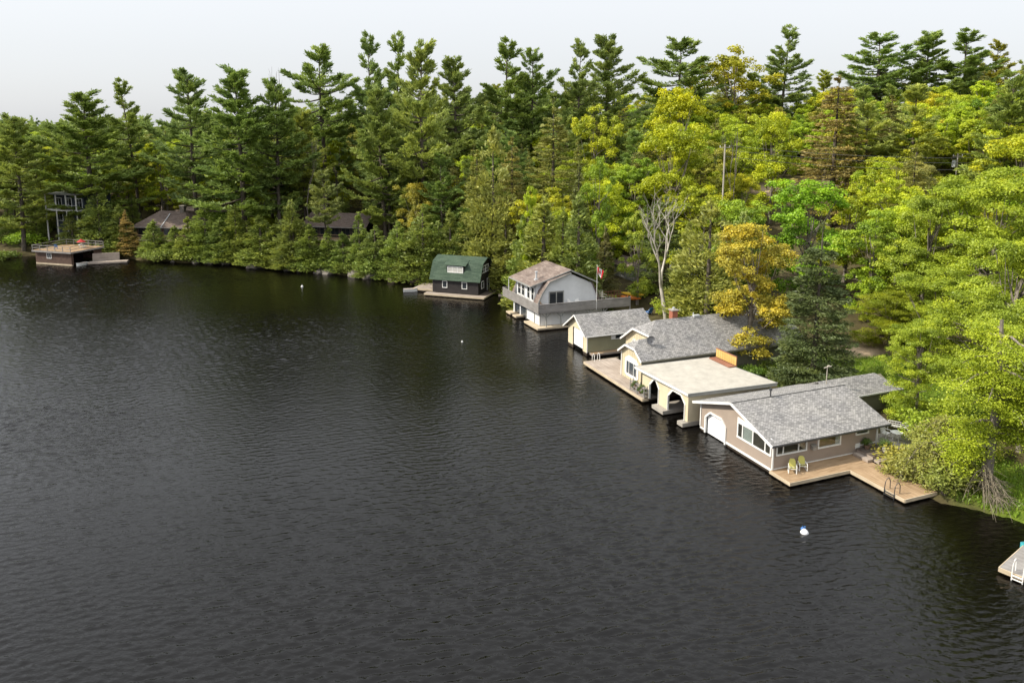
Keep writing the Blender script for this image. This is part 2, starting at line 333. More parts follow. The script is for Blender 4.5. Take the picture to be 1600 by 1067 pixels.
def shore_d(X,Y):
    """signed distance to the waterline, positive on land"""
    X=np.asarray(X,float); Y=np.asarray(Y,float); best=np.full(X.shape,1e9)
    S=np.array(shore,float)
    for a,b in zip(S[:-1],S[1:]):
        d=b-a; t=np.clip(((X-a[0])*d[0]+(Y-a[1])*d[1])/(d@d),0,1)
        best=np.minimum(best,np.hypot(X-a[0]-t*d[0],Y-a[1]-t*d[1]))
    ins=np.zeros(X.shape,bool); n=len(ring)
    for i in range(n):
        x0,y0=ring[i]; x1,y1=ring[(i+1)%n]
        c=((y0>Y)!=(y1>Y))
        with np.errstate(divide='ignore',invalid='ignore'):
            ins^= c&(X<(x1-x0)*(Y-y0)/((y1-y0) if y1!=y0 else 1e-9)+x0)
    return np.where(ins,best,-best)
def sstep(x,a,b): t=np.clip((x-a)/(b-a),0,1); return t*t*(3-2*t)
def land_z(X,Y):
    d=shore_d(X,Y); dp=np.maximum(d,0)
    hr=0.35*(1-np.exp(-dp/1.2))+0.06*np.minimum(dp,24)+0.19*np.clip(dp-24,0,95)+0.08*np.clip(dp-119,0,60)
    hl=0.35*(1-np.exp(-dp/1.2))+0.28*np.minimum(dp,22)+0.10*np.clip(dp-22,0,45)
    wgt=sstep(np.asarray(X,float),-62,8)
    z=hl*(1-wgt)+hr*wgt
    z=z+0.25*np.sin(np.asarray(X)*0.31+np.asarray(Y)*0.17)*np.clip(dp/8-0.3,0,1)
    return np.where(d<0,np.maximum(-2.5,d*0.35-0.05),z)
def gz(x,y): return float(land_z(np.array([x]),np.array([y]))[0])
def axis(segs):
    out=[]
    for a,b,st in segs: out+=list(np.arange(a,b,st))
    return np.array(out+[segs[-1][1]])
def build_land():
    xs=axis([(-3000,-600,300),(-600,-200,40),(-200,-110,4),(-110,60,1.5),(60,190,4),(190,600,40),(600,3000,300)])
    ys=axis([(-300,20,20),(20,170,1.5),(170,330,5),(330,800,47),(800,4800,400)])
    X,Y=np.meshgrid(xs,ys); Z=land_z(X,Y); nx,ny=len(xs),len(ys)
    V=np.stack([X.ravel(),Y.ravel(),Z.ravel()],1); i=np.arange(nx*ny).reshape(ny,nx)
    Fq=np.stack([i[:-1,:-1].ravel(),i[:-1,1:].ravel(),i[1:,1:].ravel(),i[1:,:-1].ravel()],1)
    keep=(Z.ravel()[Fq].max(1)>-2.4); 
    m,t,o=mat('ground'); p=principled(t,o,0.95,0.1); g=N(t,'ShaderNodeNewGeometry'); a=N(t,'ShaderNodeAttribute'); a.attribute_name='lawn'
    n=N(t,'ShaderNodeTexNoise',i_Scale=0.35,i_Detail=8.0,i_Roughness=0.7); t.links.new(g.outputs['Position'],n.inputs['Vector'])
    litter=ramp(t,[(0.35,(0.045,0.036,0.02)),(0.55,(0.09,0.075,0.035)),(0.7,(0.07,0.09,0.025))]); t.links.new(n.outputs[0],litter.inputs[0])
    n2=N(t,'ShaderNodeTexNoise',i_Scale=1.4,i_Detail=8.0,i_Roughness=0.75); t.links.new(g.outputs['Position'],n2.inputs['Vector'])
    lawn=ramp(t,[(0.3,(0.07,0.11,0.015)),(0.6,(0.15,0.20,0.025)),(0.8,(0.22,0.20,0.07))]); t.links.new(n2.outputs[0],lawn.inputs[0])
    mx=N(t,'ShaderNodeMix',data_type='RGBA'); t.links.new(a.outputs['Fac'],mx.inputs[0]); t.links.new(litter.outputs[0],mx.inputs[6]); t.links.new(lawn.outputs[0],mx.inputs[7])
    pa=N(t,'ShaderNodeAttribute'); pa.attribute_name='dirt'; m2=N(t,'ShaderNodeMix',data_type='RGBA'); m2.inputs[7].default_value=(0.40,0.30,0.20,1)
    t.links.new(pa.outputs['Fac'],m2.inputs[0]); t.links.new(mx.outputs[2],m2.inputs[6]); t.links.new(m2.outputs[2],p.inputs['Base Color'])
    b=N(t,'ShaderNodeBump',i_Strength=0.8,i_Distance=0.15); t.links.new(n2.outputs[0],b.inputs['Height']); t.links.new(b.outputs[0],p.inputs['Normal'])
    me=mesh_np('ground',V,Fq[keep],m,smooth=True)
    lawn_v=np.zeros(nx*ny); dirt_v=np.zeros(nx*ny); fx,fy=X.ravel(),Y.ravel()
    for (cx,cy,r) in LAWNS: lawn_v=np.maximum(lawn_v,1-sstep(np.hypot(fx-cx,fy-cy),r*0.7,r))
    for (cx,cy,r) in DIRT: dirt_v=np.maximum(dirt_v,1-sstep(np.hypot(fx-cx,fy-cy),r*0.5,r))
    for nm,v in (('lawn',lawn_v),('dirt',dirt_v)):
        q=me.attributes.new(nm,'FLOAT','POINT'); q.data.foreach_set('value',v.astype(np.float32))
    o=link(bpy.data.objects.new('ground',me)); tag(o,kind='structure')
LAWNS=[(36.5,79,9),(40,50,6),(37,56,5),(24,98,6),(44,70,8),(-68,176,12),(-60,172,9),(30,86,6)]
DIRT=[(41,86,3.2),(44,88,3),(38.5,85,1.6),(24,108,2.0),(68,176,5),(60,178,5),(76,176,5),(-88,158,2.5),(52,180,5)]
build_land()
def build_water():
    m,t,o=mat('lake_water'); p=principled(t,o,0.08,0.5); p.inputs['Base Color'].default_value=(0.0025,0.002,0.0015,1); p.inputs['IOR'].default_value=1.333
    g=N(t,'ShaderNodeNewGeometry')
    def wave(scale,rot,sx,det,rough=0.55,dist=0.0):
        mp=N(t,'ShaderNodeMapping'); mp.inputs['Rotation'].default_value=(0,0,R(rot)); mp.inputs['Scale'].default_value=(sx,1,1)
        t.links.new(g.outputs['Position'],mp.inputs[0]); n=N(t,'ShaderNodeTexNoise',i_Scale=scale,i_Detail=det,i_Roughness=rough,i_Distortion=dist)
        t.links.new(mp.outputs[0],n.inputs['Vector']); return n
    a=wave(3.2,18,0.5,3.0,0.5,0.4); b=wave(0.6,-12,0.55,2.0); c=wave(7.0,40,0.6,2.0); cal=wave(0.028,10,0.6,2.0)
    def math_(op,x,y):
        k=N(t,'ShaderNodeMath',operation=op)
        for i,q in enumerate((x,y)):
            if isinstance(q,float): k.inputs[i].default_value=q
            else: t.links.new(q,k.inputs[i])
        return k.outputs[0]
    h=math_('ADD',math_('MULTIPLY',a.outputs[0],WAVE[0]),math_('MULTIPLY',b.outputs[0],WAVE[1])); h=math_('ADD',h,math_('MULTIPLY',c.outputs[0],WAVE[2]))
    rg=ramp(t,[(0.36,(0.05,)*3),(0.66,(0.17,)*3)]); t.links.new(cal.outputs[0],rg.inputs[0]); t.links.new(rg.outputs[0],p.inputs['Roughness'])
    rr=ramp(t,[(0.35,(0.45,0.45,0.45)),(0.65,(1,1,1))]); t.links.new(cal.outputs[0],rr.inputs[0])
    bp=N(t,'ShaderNodeBump',i_Distance=1.0); t.links.new(rr.outputs[0],bp.inputs['Strength']); t.links.new(h,bp.inputs['Height']); t.links.new(bp.outputs[0],p.inputs['Normal'])
    xs=np.arange(-140,50.01,.22); ys=np.concatenate([np.arange(14,72,.11),np.arange(72,168.01,.22)]); X,Y=np.meshgrid(xs,ys); g2=np.random.default_rng(3); Z=np.zeros_like(X); dZ=0
    for k in range(90):
        wl=math.exp(g2.uniform(math.log(.34),math.log(1.15))); an=R(g2.normal(108,36)); kk=2*math.pi/wl; ph=g2.uniform(0,6.283); a_=WSLOPE/kk*(1.1 if wl<.7 else .6)
        Z+=a_*np.sin(kk*(X*math.cos(an)+Y*math.sin(an))+ph+.8*np.sin(X*.05*g2.uniform(.5,1.5)+Y*.04+ph))
    pat=np.zeros_like(X)
    for k in range(12):
        an=g2.uniform(0,3.14); pat+=np.sin((X*math.cos(an)+Y*math.sin(an))*g2.uniform(.04,.16)+g2.uniform(0,6.28))
    Z*=np.clip(.95+.22*pat,.35,1.6)
    D=-shore_d(X[::4,::4],Y[::4,::4]); D=np.repeat(np.repeat(D,4,0),4,1)[:len(ys),:len(xs)]
    edge=np.minimum.reduce([X-xs[0],xs[-1]-X,Y-ys[0],ys[-1]-Y]); Z*=np.clip(edge/6,0,1)*np.clip(.35+D/14,.35,1)
    nx,ny=len(xs),len(ys); V=np.stack([X.ravel(),Y.ravel(),Z.ravel()],1); i=np.arange(nx*ny).reshape(ny,nx)
    Q=np.stack([i[:-1,:-1].ravel(),i[:-1,1:].ravel(),i[1:,1:].ravel(),i[1:,:-1].ravel()],1); c=(Q[:,0]); keep=(D.ravel()[c]>-4)&(np.abs(X.ravel()[c])<Y.ravel()[c]*.74+14)
    # calm sheet round the rippled part, sharing the same level
    b=nx*ny; xo=[-3000,xs[0],xs[-1],500]; yo=[-400,ys[0],ys[-1],400]; VO=np.array([(x,y,-.12) for y in yo for x in xo],float); QO=np.array([(r*4+q,r*4+q+1,r*4+q+5,r*4+q+4) for r in range(3) for q in range(3)])+b
    o=link(bpy.data.objects.new('lake_water',mesh_np('lake_water',np.concatenate([V,VO]),np.concatenate([Q[keep],QO]),m,smooth=True))); tag(o,kind='structure')
WAVE=(0.05,0.05,0.03); WSLOPE=.036
build_water()
# ------------------------------------------------------------------ tree builders (prototypes; copies share their meshes)
def blades(C,T,Nn,L,Wd):
    """diamond blades: centre, direction, normal, length, width"""
    T=T/np.maximum(np.linalg.norm(T,axis=1,keepdims=True),1e-6); B=np.cross(Nn,T); B/=np.maximum(np.linalg.norm(B,axis=1,keepdims=True),1e-6)
    L=np.asarray(L)[:,None]*0.5; Wd=np.asarray(Wd)[:,None]*0.5
    V=np.stack([C-T*L,C+B*Wd+T*L*0.1,C+T*L,C-B*Wd+T*L*0.1],1).reshape(-1,3)
    return V
def tubes(paths,n=5):
    """list of (points (k,3), radii (k)) -> verts, quads"""
    V=[];Q=[];b=0
    for P,rad in paths:
        P=np.asarray(P,float); k=len(P); d=np.gradient(P,axis=0); d/=np.maximum(np.linalg.norm(d,axis=1,keepdims=True),1e-6)
        ref=np.where(np.abs(d[:,2:3])<0.9,np.array([[0,0,1.0]]),np.array([[1.0,0,0]])); x=np.cross(d,ref); x/=np.linalg.norm(x,axis=1,keepdims=True); y=np.cross(x,d)
        a=np.arange(n)*2*np.pi/n
        ringv=P[:,None,:]+(x[:,None,:]*np.cos(a)[None,:,None]+y[:,None,:]*np.sin(a)[None,:,None])*np.asarray(rad)[:,None,None]
        V.append(ringv.reshape(-1,3)); i=np.arange(k-1)[:,None]*n; j=np.arange(n)[None,:]; j2=(j+1)%n
        Q.append(np.stack([i+j,i+j2,i+n+j2,i+n+j],2).reshape(-1,4)+b); b+=k*n
    return np.concatenate(V),np.concatenate(Q)
class Proto: pass
def proto(kind,H,crown,tint,tp,crown_mat,bark_mat,Rad,ntr=6):
    p=Proto(); p.kind=kind; p.H=H; p.R=Rad
    k=np.arange(len(crown)).reshape(-1,4)
    p.crown=mesh_np(kind+'_crown',crown,k,crown_mat,tint=np.repeat(tint,4)) if len(crown) else None
    V,Q=tubes(tp,ntr); p.trunk=mesh_np(kind+'_trunk',V,Q,bark_mat,smooth=True); return p
def unit(v): return v/np.maximum(np.linalg.norm(v,axis=1,keepdims=True),1e-6)
def maple(seed,H=16,crown_r=4.7,base=0.14,nclump=120,per=150,leaf=0.24,flat=0.6,dens=1.0,openness=0.0):
    g=np.random.default_rng(seed); tp=[]
    lean=g.normal(0,0.25,2); tz=np.linspace(0,0.72*H,6); tx=np.stack([lean[0]*(tz/H)**2*3+np.sin(tz*.5)*.12,lean[1]*(tz/H)**2*3,tz],1)
    tp.append((tx,np.interp(tz,[0,1.0,0.72*H],[0.034*H*.62,0.026*H*.62,0.05])))
    cz=(base+1)/2*H; rz=(1-base)/2*H
    # lobes: a few big boughs give the outline its bumps
    nl=g.integers(8,11); la=np.arange(nl)*2.4+g.uniform(0,6); lz=np.linspace(-0.85,0.7,nl)+g.normal(0,.1,nl); lr=np.sqrt(np.clip(1-lz**2,0.1,1))*g.uniform(0.5,0.72,nl)
    lob=np.stack([np.cos(la)*lr*crown_r,np.sin(la)*lr*crown_r,cz+lz*rz],1); lob=np.concatenate([lob,[[0,0,H-1.5]],[[0,0,cz]]])
    own=g.integers(0,len(lob),nclump); d=unit(g.normal(size=(nclump,3))); rad=crown_r*g.uniform(0.34,0.5,len(lob))[own]
    C=lob[own]+d*rad[:,None]*(g.uniform(0.25,1,nclump)**0.45)[:,None]*np.array([1,1,0.85]); C[:,2]=np.clip(C[:,2],base*H*0.9,H-0.3)
    Ls=[];T_=[];N_=[];TI=[]; ctint=g.normal(0.47,0.24,nclump)
    for i in range(nclump):
        n=int(per*g.uniform(0.5,1.5)*dens); s=g.uniform(0.5,1.0)*crown_r/4.7*0.92
        dq=unit(g.normal(size=(n,3))+np.array([0,0,.45])); q=dq*(s*g.uniform(0.15,1,n)**0.45)[:,None]*np.array([1,1,flat])+g.normal(0,.10,(n,3)); q[:,2]-=0.10*(q[:,0]**2+q[:,1]**2)
        Ls.append(C[i]+q); nn=unit(dq*0.8+g.normal(size=(n,3))*0.55+np.array([0,0,0.4])); N_.append(nn)
        T_.append(np.cross(nn,g.normal(size=(n,3)))); TI.append(np.clip(ctint[i]+g.normal(0,0.13,n),0,1))
    P=np.concatenate(Ls);T=np.concatenate(T_);Nn=np.concatenate(N_); n=len(P); L=leaf*g.uniform(0.7,1.35,n)
    for i in range(0,nclump,5):
        z0=g.uniform(0.22,0.66)*H; z0=min(z0,C[i][2]-0.3); a=np.array([np.interp(z0,tz,tx[:,0]),np.interp(z0,tz,tx[:,1]),z0]); m_=(a+C[i])/2+np.array([0,0,-0.12*np.linalg.norm(C[i]-a)])
        tp.append((np.array([a,(a+m_)/2+[0,0,.1],m_,C[i]]),np.array([0.085,0.065,0.045,0.018])*H/16))
    return proto('maple',H,blades(P,T,Nn,L,L*0.72),np.concatenate(TI),tp,M['leaf'],M['greybark'],crown_r,5)
def pine(seed,H=26,Rmax=4.6,first=0.3,nwh=24,top='flat',dens=1.0,gap=0.18,brown=False):
    """white pine: tiers of level boughs with upswept plumes"""
    g=np.random.default_rng(seed); tz=np.linspace(0,H*0.985,9); wob=g.normal(0,0.13,(9,2)).cumsum(0)*0.5
    tx=np.stack([wob[:,0],wob[:,1],tz],1); tx[0,:2]=0; tp=[(tx,np.interp(tz,[0,H*.5,H],[0.0135*H,0.0095*H,0.035]))]
    P=[];T=[];Nn=[];L=[];TI=[]
    nwh=int(nwh*1.3); zs=np.linspace(first,0.985,nwh)+g.normal(0,.008,nwh)
    for z in zs:
        if g.random()<gap*0.25: continue
        f=min(1,max(0,(z-first)/(1-first)))
        prof=Rmax*(0.55+0.45*np.sin(np.pi*min(1,f*1.15+0.12)))*(1-f**3.0*0.72)
        nb=g.integers(3,7); a0=g.uniform(0,6.28)
        for b in range(nb):
            if g.random()<gap*.7: continue
            an=a0+b*6.283/nb+g.normal(0,.22); ln=prof*g.uniform(0.38,1.3); z0=z*H+g.normal(0,.42)
            up=0.02+1.0*f**2.2+g.normal(0,0.15)
            s=np.linspace(0,1,6); px=np.cos(an)*ln*s; py=np.sin(an)*ln*s; pz=z0+ln*(up*s+0.16*s**2-0.10*np.sin(s*3.1))
            base=np.array([np.interp(z0,tz,tx[:,0]),np.interp(z0,tz,tx[:,1])])
            tp.append((np.stack([px+base[0],py+base[1],pz],1),np.linspace(0.055+0.012*ln,0.012,6)))
            nt=int((7+ln*6.2)*dens)
            ss=np.clip(g.beta(2.6,1.1,nt),0.15,1.04); side=g.normal(0,1,nt)*(0.10+0.115*ln*np.sin(np.clip(ss,0,.97)*3.1))
            cx=np.cos(an)*ln*ss-np.sin(an)*side+base[0]; cy=np.sin(an)*ln*ss+np.cos(an)*side+base[1]; cz=np.interp(ss,s,pz)+g.normal(0.10,0.08,nt)-0.10*np.abs(side)
            ct=np.clip(g.normal(0.5,0.17)+g.normal(0,0.12,nt),0,1)
            for k in range(12):
                dr=np.stack([np.cos(an)+g.normal(0,.6,nt),np.sin(an)+g.normal(0,.6,nt),0.32+0.75*f+g.normal(0,.3,nt)],1); dr=unit(dr)
                ll=g.uniform(0.36,0.75,nt); P.append(np.stack([cx,cy,cz],1)+dr*ll[:,None]*0.45+g.normal(0,1,(nt,3))*np.array([.17,.17,.07])); T.append(dr); Nn.append(g.normal(size=(nt,3))+np.array([0,0,1.2])); L.append(ll); TI.append(np.clip(ct+g.normal(0,.1,nt),0,1))
    P=np.concatenate(P);T=np.concatenate(T);Nn=np.concatenate(Nn);L=np.concatenate(L)
    return proto('white_pine',H,blades(P,T,Nn,L,L*0.26),np.concatenate(TI),tp,M['needle'],M['bark'],Rmax,5)
def conifer(seed,kind='cedar',H=11,Rb=2.3,n=7000,power=0.8,low=0.02,droop=-0.2,size=0.30,asp=0.38,layer=0.0,fill=0.5,shape='cone'):
    """dense spire (cedar, spruce, hemlock)"""
    g=np.random.default_rng(seed); tz=np.linspace(0,H*.97,6); tp=[(np.stack([0*tz,0*tz,tz],1),np.interp(tz,[0,H],[0.017*H+.03,0.02]))]
    nb=int(H*(11 if layer else 12)); fz=1-g.uniform(0,1,nb)**(0.62 if layer else 0.55); fz=low+(1-low)*fz
    P=[];T=[];Nn=[];L=[];TI=[]; per=max(8,n//nb)
    for b in range(nb):
        z=fz[b]; 
        if layer: z=min(1,round(z*H/layer)*layer/H+g.normal(0,.012))
        if shape=='cone': prof=Rb*(1-z)**power
        else: prof=Rb*np.sqrt(max(0,1-(2*z-0.75)**2/1.6))*(1-z)**0.35
        prof=max(0.12,prof)*g.uniform(0.72,1.12); an=g.uniform(0,6.283); rr=prof*np.clip(g.beta(2.6*fill+1.2,1.1,per),.05,1)
        wd=0.10+0.26*prof*(1-rr/ max(prof,.1)*0.75); sd=g.normal(0,1,per)*wd
        x=np.cos(an)*rr-np.sin(an)*sd; y=np.sin(an)*rr+np.cos(an)*sd; zz=z*H+rr*droop+g.normal(0,.10 if layer else .17,per)+0.06*rr**2*(1 if layer else 0)
        zz=np.clip(zz,0.05,H)
        ct=g.normal(0.5,0.17); vert=0.9 if kind=='cedar' else 0.1
        d=np.stack([np.cos(an)+g.normal(0,.5,per),np.sin(an)+g.normal(0,.5,per),vert*g.uniform(0.3,1.4,per)+g.normal(0,.3,per)+(-.1 if layer else 0)],1)
        P.append(np.stack([x,y,zz],1)); T.append(unit(d)); Nn.append(unit(g.normal(size=(per,3))*.6+np.stack([np.cos(an)*np.ones(per)*.6,np.sin(an)*np.ones(per)*.6,np.ones(per)*.7],1)))
        L.append(size*g.uniform(.7,1.4,per)); TI.append(np.clip(ct+g.normal(0,.13,per),0,1))
        if layer and b%3==0: tp.append((np.array([[0,0,z*H],[np.cos(an)*prof*.8,np.sin(an)*prof*.8,z*H+prof*.8*droop]]),np.array([.04,.012])))
    # leader
    k=40; P.append(np.stack([g.normal(0,.07,k),g.normal(0,.07,k),H-g.uniform(0,1.0,k)],1)); T.append(unit(np.stack([g.normal(0,.5,k),g.normal(0,.5,k),np.ones(k)],1))); Nn.append(unit(g.normal(size=(k,3)))); L.append(np.full(k,size)); TI.append(np.full(k,.6))
    P=np.concatenate(P);T=np.concatenate(T);Nn=np.concatenate(Nn);L=np.concatenate(L)
    return proto(kind,H,blades(P,T,Nn,L,L*asp),np.concatenate(TI),tp,M['needle'] if kind!='cedar' else M['leaf'],M['bark'],Rb,5)
def bare(seed,H=17,spread=0.42,depth=5,lean=(0,0),r0=0.24,fork=0.33,material=None,kind='birch'):
    g=np.random.default_rng(seed); tp=[]
    def grow(p,d,ln,r,lev):
        k=4; pts=[p]; q=p.copy(); dd=d.copy()
        for i in range(k):
            dd=dd+g.normal(0,.09,3)+np.array([0,0,.05]); dd/=np.linalg.norm(dd); q=q+dd*ln/k; pts.append(q.copy())
        tp.append((np.array(pts),np.linspace(r,r*.62,k+1)))
        if lev>=depth: return
        nb=2 if lev<2 else int(g.integers(2,4))
        for b in range(nb):
            ax=g.normal(size=3); nd=dd+ax/np.linalg.norm(ax)*spread*g.uniform(.7,1.4); nd[2]+=0.12; nd/=np.linalg.norm(nd)
            st=pts[-1] if b<2 or lev<1 else pts[int(g.integers(2,4))]
            grow(st.copy(),nd,ln*g.uniform(.58,.86),r*.58,lev+1)
    d0=np.array([lean[0],lean[1],1.0]); d0/=np.linalg.norm(d0)
    grow(np.zeros(3),d0,H*fork,r0,0); mz=max(p[0][:,2].max() for p in tp)
    tp=[(a*H/mz,b) for a,b in tp]
    return proto(kind,H,np.zeros((0,3)),np.zeros(0),tp,M['leaf'],material or M['birch'],H*.25,4),tp
def shrub(seed,H=2.2,Rr=1.5,n=1800,leaf=0.2):
    g=np.random.default_rng(seed); k=9; c=np.stack([g.normal(0,Rr*.42,k),g.normal(0,Rr*.42,k),g.uniform(.35,.75,k)*H],1); own=g.integers(0,k,n)
    P=c[own]+unit(g.normal(size=(n,3)))*(g.uniform(.2,1,(n,1))**.5)*np.array([Rr*.55,Rr*.55,H*.32]); P[:,2]=np.clip(P[:,2],.03,H)
    Nn=unit(g.normal(size=(n,3))*.8+[0,0,.8]); T=np.cross(Nn,g.normal(size=(n,3))); L=leaf*g.uniform(.7,1.4,n)
    tp=[(np.array([[0,0,0],c[i]*.6,c[i]]),np.array([.05,.035,.012])) for i in range(k)]
    return proto('shrub',H,blades(P,T,Nn,L,L*.62),np.clip(g.normal(.5,.15,k)[own]+g.normal(0,.14,n),0,1),tp,M['leaf'],M['bark'],Rr,4)
def put(p,name,x,y,h,color,label,cat,group=None,rz=0.0,wide=1.0,z=None,parts=True):
    s=h/p.H; z=gz(x,y)-0.15 if z is None else z
    t=thing(name,label,cat,(x,y,z),group,rz); t.scale=(s*wide,s*wide,s)
    if name=='white_pine': t.rotation_euler=(RG.gauss(0,.022),RG.gauss(0,.022),rz)
    o=bpy.data.objects.new('trunk',p.trunk); link(o,t)
    if p.crown:
        c=bpy.data.objects.new('crown',p.crown); c.color=(*color,1); link(c,t)
    return t
# ------------------------------------------------------------------ forest
RG=random.Random(7)
PINES=[pine(11,26,5.4,.24,21),pine(12,26,4.8,.30,18,gap=.24),pine(13,27,6.0,.18,22),pine(14,25,5.4,.52,12,gap=.15),pine(15,26,4.4,.2,23),pine(16,26,5.0,.36,17,gap=.3)]
MAPLES=[maple(21),maple(22,crown_r=5.2,base=.10,nclump=140),maple(23,crown_r=4.2,base=.14,nclump=105),maple(24,crown_r=4.8,base=.12,nclump=125,flat=.48),maple(25,H=16,crown_r=4.0,nclump=240,per=130,leaf=.19,base=.12)]
CEDARS=[conifer(31,'cedar',11,2.3,7500),conifer(32,'cedar',11,2.7,8500,power=.65),conifer(33,'cedar',11,2.0,6500,power=.9),conifer(34,'cedar',11,3.0,9000,shape='egg')]
SPRUCES=[conifer(41,'spruce',16,3.9,30000,power=.62,droop=-.22,size=.28,asp=.34,layer=.42,fill=.45),conifer(42,'spruce',12,2.9,15000,power=.85,droop=-.2,size=.28,asp=.32,layer=.45,fill=.5)]
HEMS=[conifer(51,'hemlock',21,4.6,13000,power=.62,low=.10,droop=-.12,size=.36,asp=.34,layer=.8,fill=.55),conifer(52,'hemlock',22,4.0,11000,power=.7,low=.15,droop=-.1,size=.34,asp=.34,layer=.7,fill=.5)]
SHRUBS=[shrub(61),shrub(62,1.8,1.9),shrub(63,2.8,1.4)]
PINE_C=(.25,.33,.075); PINE_Y=(.34,.39,.08); HEM_C=(.30,.30,.07); CED_C=(.26,.32,.065); CED_Y=(.36,.38,.085); SPR_C=(.12,.155,.05)
LIME=(.42,.49,.024); YEL=(.48,.47,.024); GRN=(.25,.37,.025); MID=(.35,.45,.025); ORA=(.50,.38,.05); OLV=(.36,.35,.05)
def vary(c,k=.14):
    a=RG.uniform(1-k,1+k); return (c[0]*a*RG.uniform(.93,1.07),c[1]*a,c[2]*a*RG.uniform(.85,1.15))
TAKEN=[]
def inland(px,top,Y):
    for k in range(40):
        x=at_y(px,top,Y)[0]
        if float(shore_d(np.array([x]),np.array([Y]))[0])>1.6: break
        Y+=.8
    return Y
def hero(px,top,Y,p,name,color,label,cat,wpx=None,group=None,rz=None):
    Y=inland(px,top,Y); x,_,zt=at_y(px,top,Y); z0=gz(x,Y)-.15; h=max(2.5,zt-z0); wide=1.0
    if wpx: wide=(wpx*(1.35 if p.kind=='cedar' else 1.0)/F_PX*Y/2)/(p.R*h/p.H)
    TAKEN.append((x,Y,p.R*h/p.H*wide)); return put(p,name,x,Y,h,color,label,cat,group,RG.uniform(0,6.28) if rz is None else rz,wide)
# tall pines that make the skyline, from the west end of the shore eastward
sky_pines=[(16,192,157,2,110,PINE_Y,'broad white pine drooping level boughs over the parked silver car'),
 (130,156,168,2,150,PINE_C,'broad-headed white pine behind the flat-roofed brown boathouse'),
 (203,138,178,1,70,PINE_C,'slim ragged white pine between two broad pines at the low end of the skyline'),
 (292,120,168,0,110,PINE_C,'tall white pine rising above the stone chimney of the brown-roofed cottage'),
 (372,122,158,2,150,PINE_C,'massive white pine with sweeping layered boughs over the rock outcrop'),
 (425,135,160,0,100,PINE_C,'full white pine growing against the massive layered one by the cedar shore'),
 (500,83,176,3,118,PINE_C,'open umbrella-topped white pine standing alone against the sky'),
 (470,180,166,0,80,PINE_Y,'shorter white pine under the open umbrella-topped one'),
 (577,70,172,1,76,PINE_C,'tall white pine with feathery twin-like top above the green-roofed cottage'),
 (616,68,178,1,70,PINE_C,'slender white pine whose thin tip is the highest of the shoreline pines'),
 (655,78,150,0,108,PINE_Y,'big white pine with a pale bare trunk showing midway, above the round shoreline bushes'),
 (600,150,152,2,100,PINE_C,'white pine with long horizontal plumes above the dark cottage chimney'),
 (714,94,178,0,86,PINE_C,'rounded dark white pine just beside the dip in the skyline'),
 (786,73,182,1,86,PINE_C,'forked white pine on the skyline over the green gambrel boathouse'),
 (833,80,186,3,64,PINE_C,'flat-topped white pine on the ridge over the white boathouse'),
 (902,72,190,1,60,PINE_C,'narrow white pine in the ridge clump above the white boathouse'),
 (945,60,194,0,92,PINE_C,'bushy white pine crowning the ridge clump above the flagpole'),
 (1060,62,205,3,104,PINE_C,'wide umbrella white pine on the ridge above the golden maples'),
 (1226,46,218,1,62,PINE_C,'lone wispy white pine tip poking above the ridge over the grey-roofed boathouse'),
 (1382,52,214,3,100,PINE_C,'flat spreading white pine on the ridge above the power pole'),
 (1456,50,212,0,80,PINE_C,'pointed white pine in the ridge group above the power pole'),
 (1512,52,210,1,88,PINE_C,'tall white pine with drooping crown at the ridge end past the power pole'),
 (1561,66,222,1,52,OLV,'thin half-bare pine against the sky at the ridge end')]
for px,top,Y,k,wp,c,lab in sky_pines: hero(px,top+(6 if px>700 else 0),Y,PINES[k],'white_pine',vary(c,.06),lab,'pine tree',wp*(1.3 if px>700 else 1.1),'white pines that break the skyline')
for px,top,Y,k,wp,c,lab in [(865,165,140,0,140,HEM_C,'olive hemlock filling the slope between the green and white boathouses'),
 (1312,118,142,0,150,(.30,.26,.08),'brownish thin hemlock with a bare grey trunk showing, on the hillside above the big spruce'),
 (1395,150,150,1,110,(.28,.25,.075),'dusty olive hemlock beside the brownish thin one'),
 (745,235,128,1,90,HEM_C,'dark hemlock just behind the green gambrel boathouse'),
 (1040,305,120,0,120,(.17,.21,.05),'dark green hemlock standing right behind the bare birch'),
 (800,215,134,1,100,HEM_C,'olive hemlock above the gap between the two gambrel boathouses')]:
    hero(px,top,Y,HEMS[k],'hemlock',vary(c,.05),lab,'hemlock',wp,'hemlocks on the lower slope')
for px,top,Y,k,wp,c,lab in [(1056,195,138,1,150,(.42,.46,.018),'broad golden-lime maple glowing on the slope above the bare birch'),
 (1060,140,165,1,120,(.44,.48,.015),'golden-lime maple behind and above the broad one over the bare birch'),
 (930,165,165,0,90,LIME,'lime maple rising between pines above the flagpole'),
 (1212,178,150,1,110,LIME,'round lime maple above the power lines on the hillside'),
 (1264,283,106,1,165,(.27,.43,.025),'big round bright green maple behind the dark spruce'),
 (1370,330,96,0,120,(.30,.43,.025),'fresh green maple filling the gap beside the dark spruce'),
 (1540,185,150,1,130,(.46,.40,.03),'ochre-tinged round maple below the ridge past the power pole'),
 (1450,185,150,0,110,(.22,.33,.02),'deep green beech-like tree below the ridge pines'),
 (1150,74,212,0,140,(.46,.46,.03),'yellow birch-like tree on the ridge between two pines'),
 (1000,330,112,2,70,(.32,.40,.05),'small pale lime maple behind the bare birch'),
 (938,245,122,2,66,GRN,'young green maple standing among the dark cedars behind the flag'),
 (830,292,118,2,46,(.38,.50,.02),'narrow vivid lime sapling in the shade behind the white boathouse')]:
    hero(px,top,Y,MAPLES[k],'maple',vary(c,.04),lab,'maple tree',wp,'maples one can pick out on the slope')
